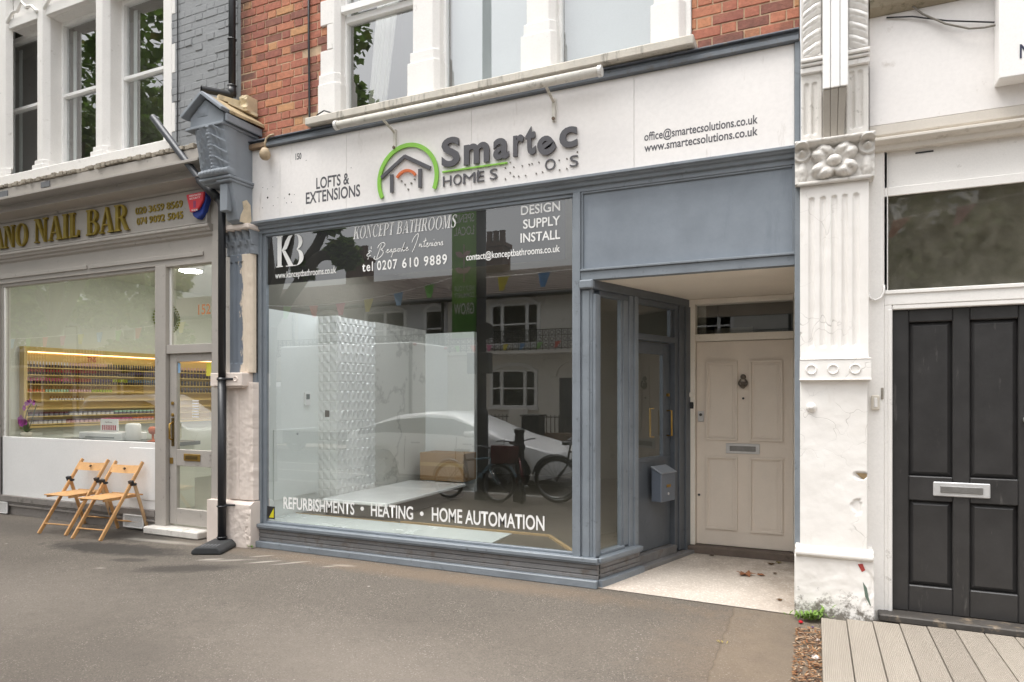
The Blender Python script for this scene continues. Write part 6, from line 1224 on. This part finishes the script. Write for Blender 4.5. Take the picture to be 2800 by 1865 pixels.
# bicycles, bollard, lamp post with banner
def bike(label, col, basket=False, r=.34):
    t = thing('bicycle', label, 'bicycle', (0, 0, 0), 'bicycles parked at the kerb'); fm = paint('bike_' + col[1:], col, .3, .3, var=.05, bump=0); k = r / .34
    for x in (-.52 * k, .52 * k):
        w = MB().torus((x, 0, r), r - .02, .02, 'y', 36, 8).build('wheel', TYRE, t, smooth=True); q = MB().torus((x, 0, r), r - .045, .01, 'y', 36, 6); 
        for i in range(18): a = i * math.pi / 9; q.tube([(x, .02 * (-1) ** i, r), (x + (r - .05) * math.cos(a), 0, r + (r - .05) * math.sin(a))], .0018, 4, False)
        q.lathe([(.02, -.04), (.02, .04)], (x, 0, r), 10, 'y'); q.build('rim', RIM, w); MB().torus((x, 0, r), r + .025, .018, 'y', 20, 5, a0=R(20), a1=R(170)).build('mudguard', fm, t, smooth=True)
    bb = (-.08 * k, 0, .3 * k); st = (-.2 * k, 0, .72 * k); hd_ = (.33 * k, 0, .78 * k); hl = (.36 * k, 0, .62 * k); ra = (-.52 * k, 0, r); fa = (.52 * k, 0, r)
    f = MB()
    for a, b_ in ((bb, st), (st, hd_), (bb, hl), (hd_, hl)): f.tube([a, b_], .017, 8)
    for s in (-.05, .05): f.tube([(ra[0], s, ra[2]), (bb[0], s * .6, bb[2])], .009, 6); f.tube([(ra[0], s, ra[2]), (st[0], s * .4, st[2])], .008, 6); f.tube([(fa[0], s, fa[2]), (hl[0], s, hl[2] - .04), (hl[0], 0, hl[2])], .011, 6)
    f.build('frame', fm, t, smooth=True); MB().tube([st, (-.235 * k, 0, .87 * k)], .013, 8).build('seat_post', RIM, t)
    MB().prism([(-.40 * k, -.075), (-.32 * k, -.085), (-.2 * k, -.03), (-.12 * k, -.018), (-.12 * k, .018), (-.2 * k, .03), (-.32 * k, .085), (-.40 * k, .075)], .87 * k, .92 * k, 'z').build('saddle', BPLAST, t, .012, seg=2)
    hb = MB(); hb.tube([hd_, (.3 * k, 0, .95 * k)], .014, 8); hb.tube([(.14 * k, -.3, .97 * k), (.26 * k, -.22, .98 * k), (.33 * k, -.08, .96 * k), (.33 * k, .08, .96 * k), (.26 * k, .22, .98 * k), (.14 * k, .3, .97 * k)], .012, 8); hb.build('handlebar', RIM, t, smooth=True)
    c = MB(); c.lathe([(.09, -.05), (.09, -.045)], (bb[0], 0, bb[2]), 20, 'y'); c.bar((bb[0], -.06, bb[2]), (bb[0] + .12, -.06, bb[2] - .1), .02, .015); c.bar((bb[0], .06, bb[2]), (bb[0] - .12, .06, bb[2] + .1), .02, .015); c.box(bb[0] + .07, bb[0] + .17, -.15, -.06, bb[2] - .115, bb[2] - .09); c.box(bb[0] - .17, bb[0] - .07, .06, .15, bb[2] + .09, bb[2] + .115); c.build('crank', RIM, t)
    if basket:
        q = MB(); q.prism([(.38, .58), (.66, .6), (.7, .86), (.36, .86)], -.16, .16); q.build('basket', paint('dark_red_basket', '#5a2a28', .8, var=.2), t, .01)
    return t
bk1 = bike('pale blue bicycle with a front basket nearest the shop window', '#7f9aa8', True, .29); bk1.location = (-4.8, -3.85, -.056); bk1.rotation_euler = (R(6), 0, R(4))
bk2 = bike('black bicycle with tall wheels leaning at the kerb beside the bollard', '#1f2022', False, .345); bk2.location = (-3.12, -4.5, -.07); bk2.rotation_euler = (R(-5), 0, R(-6))
bk3 = copy_tree(bk2); bk3['label'] = 'second black bicycle overlapping the tall-wheeled one at the kerb'; bk3.location = (-2.9, -4.0, -.06); bk3.rotation_euler = (R(5), 0, R(172)); bk3.location = (-3.02, -4.3, -.065)
bk4 = bike('dark red bicycle turned end-on behind the bollard', '#5a2226', False, .33); bk4.location = (-4.25, -4.4, -.07); bk4.rotation_euler = (R(-4), 0, R(62))
bo = thing('bollard', 'black cast iron bollard between the parked bicycles', 'bollard', (-4.12, -4.1, -.06)); MB().lathe([(.1, -.06), (.1, .1), (.078, .14), (.075, .72), (.09, .75), (.09, .8), (.075, .83), (.07, .98), (.085, 1.0), (.085, 1.04), (.05, 1.06), (.01, 1.065)], (-4.12, -4.1, 0), 18).build('post', IRON, bo, smooth=False)
lp = thing('lamp_post', 'dark grey street lamp post carrying a green banner', 'lamp post', (-4.8, -4.05, -.07)); LPM = paint('lamp_post_grey', '#4a4c4d', .5)
MB().lathe([(.11, -.07), (.11, 1.3), (.08, 1.36), (.07, 10.5), (.05, 10.5)], (-4.75, -4.05, 0), 16).build('column', LPM, lp); MB().tube([(-4.75, -4.05, 10.4), (-4.75, -4.6, 10.7), (-4.75, -5.4, 10.75)], .04, 8).build('arm', LPM, lp); bx('lantern', LPM, lp, (-4.88, -4.62, -6.0, -5.3, 10.68, 10.8), bevel=.04)
bx('control_box', LPM, lp, (-4.9, -4.52, -3.99, -3.85, 1.9, 2.22), bevel=.01); MB().lathe([(.13, 0), (.13, .02)], (-4.62, -3.97, 2.56), 20, 'y').build('round_sign', LPM, lp); MB().tube([(-4.75, -4.05, 4.62), (-5.3, -4.05, 4.62)], .015, 6).build('banner_arm', LPM, lp); MB().tube([(-4.75, -4.05, 2.46), (-5.3, -4.05, 2.46)], .015, 6).build('banner_arm', LPM, lp)
bn = thing('street_banner', 'tall green banner with white writing hanging from the lamp post', 'banner', (-5.05, -4.05, 2.46)); n = N('banner_green'); X, Y, Z = n.xyz(); n.col(n.mix(n.ramp(Z, 2.7, 4.2), lin('#5f9e3a'), lin('#8cc45a'))); n.col(n.mix(n.ramp(Z, 3.0, 3.04), lin('#4f8a34'), lin('#86b85a')))
BNG = n.m; b = MB(); b.box(-5.27, -4.83, -4.06, -4.045, 2.47, 4.61); b.build('cloth', BNG, bn)
for w_, z, c_ in (('SPEND', 4.3, .13), ('LOCAL', 4.1, .13), ('HELP YOUR', 3.22, .075), ('COMMUNITY', 3.11, .075), ('GROW', 2.85, .17)): text('lettering', bn, w_, -5.23, -4.87, z, c_, -4.042, WLET, .01, flip=True)
b = MB(); b.tube([(-5.05, -4.04, 3.35), (-5.05, -4.04, 3.95)], .01, 5)
for s, z in ((-1, 3.5), (1, 3.5), (-1, 3.75), (1, 3.75)): leafpoly(b, (-5.05, -4.04, z), (s, 0, .6), (0, 1, 0), .16, .09)
b.build('leaf_print', paint('banner_print', '#d8b9b4', .6), bn)
# bunting
FL = ['#e0d23a', '#4f8fc7', '#7ac25a', '#d9463f', '#e05a88', '#e7d84a', '#8fb8dc', '#86c86a', '#e2604a', '#de7aa0']
FM_ = [paint('flag_' + h[1:], h, .6, var=.03, bump=0) for h in FL]
def bunting(p0, p1, sag, label, n_=18, dirx=1):
    t = thing('bunting', label, 'bunting', p0, 'bunting strung across the street'); P = lambda u: Vector(p0).lerp(Vector(p1), u) - Vector((0, 0, sag * 4 * u * (1 - u)))
    MB().tube([P(i / 24) for i in range(25)], .006, 5).build('string', WLET, t); rd = random.Random(int(abs(p0[0]) * 10))
    for k in range(n_):
        p = P((k + .5) / n_); d = (P((k + .7) / n_) - P((k + .3) / n_)).normalized(); a = rd.uniform(-.7, .7); s_ = .1; q = p + Vector((d.x * .2 * a, math.sin(a) * .12, -.22))
        mb = MB(); mb.add([p - d * s_, p + d * s_, q + d * s_ * .3, q - d * s_ * .3 + Vector((0, .03, 0))], [(0, 1, 2, 3)]); mb.build('flag', FM_[k % 10], t)
bunting((-21, -4.0, 3.0), (-11.2, -4.05, 3.05), .15, 'bunting strung in front of the nail bar between two street trees', 16); bunting((-10.2, -4.1, 3.35), (-4.8, -4.05, 3.55), .28, 'bunting between the street tree and the lamp post', 9); bunting((-4.7, -4.05, 3.4), (4., -4.1, 4.2), .2, 'bunting running right from the lamp post', 13); bunting((-16, -15.1, 3.45), (-6, -15.1, 3.4), .15, 'bunting tied along the balcony across the street', 16)
# trees
BARK = paint('plane_bark', '#5d554a', .9, var=.35, vs=4, bump=.6, bs=14); LEAF = leafmat('plane_leaves', ['#6a8a3e', '#779a44', '#5a7a36', '#86a650', '#68873f', '#557232'])
def crown(rnd, blobs, n_, sz):
    mb = MB()
    for i in range(n_):
        c, r = blobs[rnd.randrange(len(blobs))]
        while True:
            v = Vector((rnd.uniform(-1, 1), rnd.uniform(-1, 1), rnd.uniform(-1, 1)))
            if .1 < v.length < 1: break
        v = v.normalized() * (v.length ** .5); p = Vector(c) + Vector((v.x * r, v.y * r, v.z * r * .8)); d = Vector((rnd.uniform(-1, 1), rnd.uniform(-1, 1), rnd.uniform(-1, .3))).normalized(); s_ = d.cross(Vector((rnd.uniform(-1, 1), rnd.uniform(-1, 1), 1))).normalized(); l = sz * rnd.uniform(.6, 1.2)
        mb.add([p, p + d * l * .35 + s_ * l * .5, p + d * l, p + d * l * .35 - s_ * l * .5], [(0, 1, 2, 3)])
    return mb
def tree(label, base, limbs, blobs, n_, sz=.2, trunk_r=.24, seed=1):
    t = thing('plane_tree', label, 'tree', base, 'plane trees along the street'); rnd = random.Random(seed)
    for j, (pts, r0, r1) in enumerate(limbs):
        q = [Vector(p) for p in pts]
        for _ in range(2):
            o = [q[0]]
            for a, b in zip(q, q[1:]): o += [a.lerp(b, .25), a.lerp(b, .75)]
            q = o + [q[-1]]
        MB().tube(q, [r0 + (r1 - r0) * i / (len(q) - 1) for i in range(len(q))], 12).build('trunk' if j == 0 else 'limb', BARK, t, smooth=True)
    crown(rnd, blobs, n_, sz).build('crown', LEAF, t); return t
rnd = random.Random(5)
def blobset(c, R_, m, r, zs=.8): 
    out = []
    for _ in range(m):
        while True:
            v = Vector((rnd.uniform(-1, 1), rnd.uniform(-1, 1), rnd.uniform(-1, 1)))
            if v.length < 1: break
        out.append(((c[0] + v.x * R_, c[1] + v.y * R_ * .75, c[2] + v.z * R_ * zs), r * rnd.uniform(.5, 1.1)))
    return out
t1b = blobset((-10.7, -4.7, 7.6), 2.65, 30, .75) + [((-7.72, -4.4, 4.2), .17), ((-7.6, -4.4, 4.05), .13), ((-8.05, -4.4, 4.72), .2), ((-8.6, -4.4, 3.9), .1)] * 2
tree('pollarded plane tree with thick bent limbs outside the pier', (-9.55, -4.45, -.09),
     [([(-9.6, -4.45, -.1), (-9.6, -4.45, 1.8), (-9.5, -4.45, 3.3), (-9.7, -4.5, 5.0), (-10.1, -4.6, 7.5)], .24, .1), ([(-9.5, -4.45, 2.9), (-9.0, -4.4, 3.35), (-8.6, -4.4, 3.75), (-8.3, -4.4, 4.12), (-7.95, -4.4, 4.1), (-7.6, -4.4, 3.98)], .14, .07), ([(-8.75, -4.4, 3.6), (-8.55, -4.4, 4.05), (-8.25, -4.4, 4.35), (-8.1, -4.4, 4.7), (-8.0, -4.4, 5.6)], .1, .07),
      ([(-9.5, -4.45, 3.2), (-9.15, -4.45, 4.0), (-8.95, -4.45, 4.7), (-9.0, -4.5, 6.5)], .14, .08), ([(-9.5, -4.45, 3.3), (-10.4, -4.5, 4.4), (-11.5, -4.6, 6.8)], .13, .05)], t1b, 11000, .2, seed=2)
t2b = blobset((-18.0, -4.8, 8.3), 4.3, 85, .85) + blobset((-17.0, -4.6, 4.2), 1.6, 9, .5)
tree('leafy plane tree outside the nail bar', (-16.5, -4.6, -.09), [([(-16.5, -4.6, -.1), (-16.4, -4.6, 3.), (-16.2, -4.7, 8)], .24, .08), ([(-16.4, -4.6, 3.0), (-14.8, -4.6, 5), (-14, -4.7, 7)], .13, .05), ([(-16.4, -4.6, 3.3), (-18, -4.6, 5), (-18.6, -4.7, 7)], .12, .05)], t2b, 17000, .2, seed=3)
for i, (x, y, lab) in enumerate(((-33, -12.4, 'plane tree across the road at the far left'), (3.2, -9.6 - 2.6, 'plane tree across the road opposite the black door'), (-24, -12.4, 'plane tree across the road opposite the nail bar'))):
    tree(lab, (x, y, -.09), [([(x, y, -.1), (x, y, 2.6), (x + .2, y, 6.5)], .22, .08), ([(x, y, 2.4), (x + 1.2, y, 4), (x + 1.8, y, 6)], .12, .05), ([(x, y, 2.5), (x - 1.2, y, 4), (x - 1.7, y, 6)], .12, .05)], blobset((x, y, 5.3), 2.6, 26, .8, .9), 7000, .24, seed=7 + i)
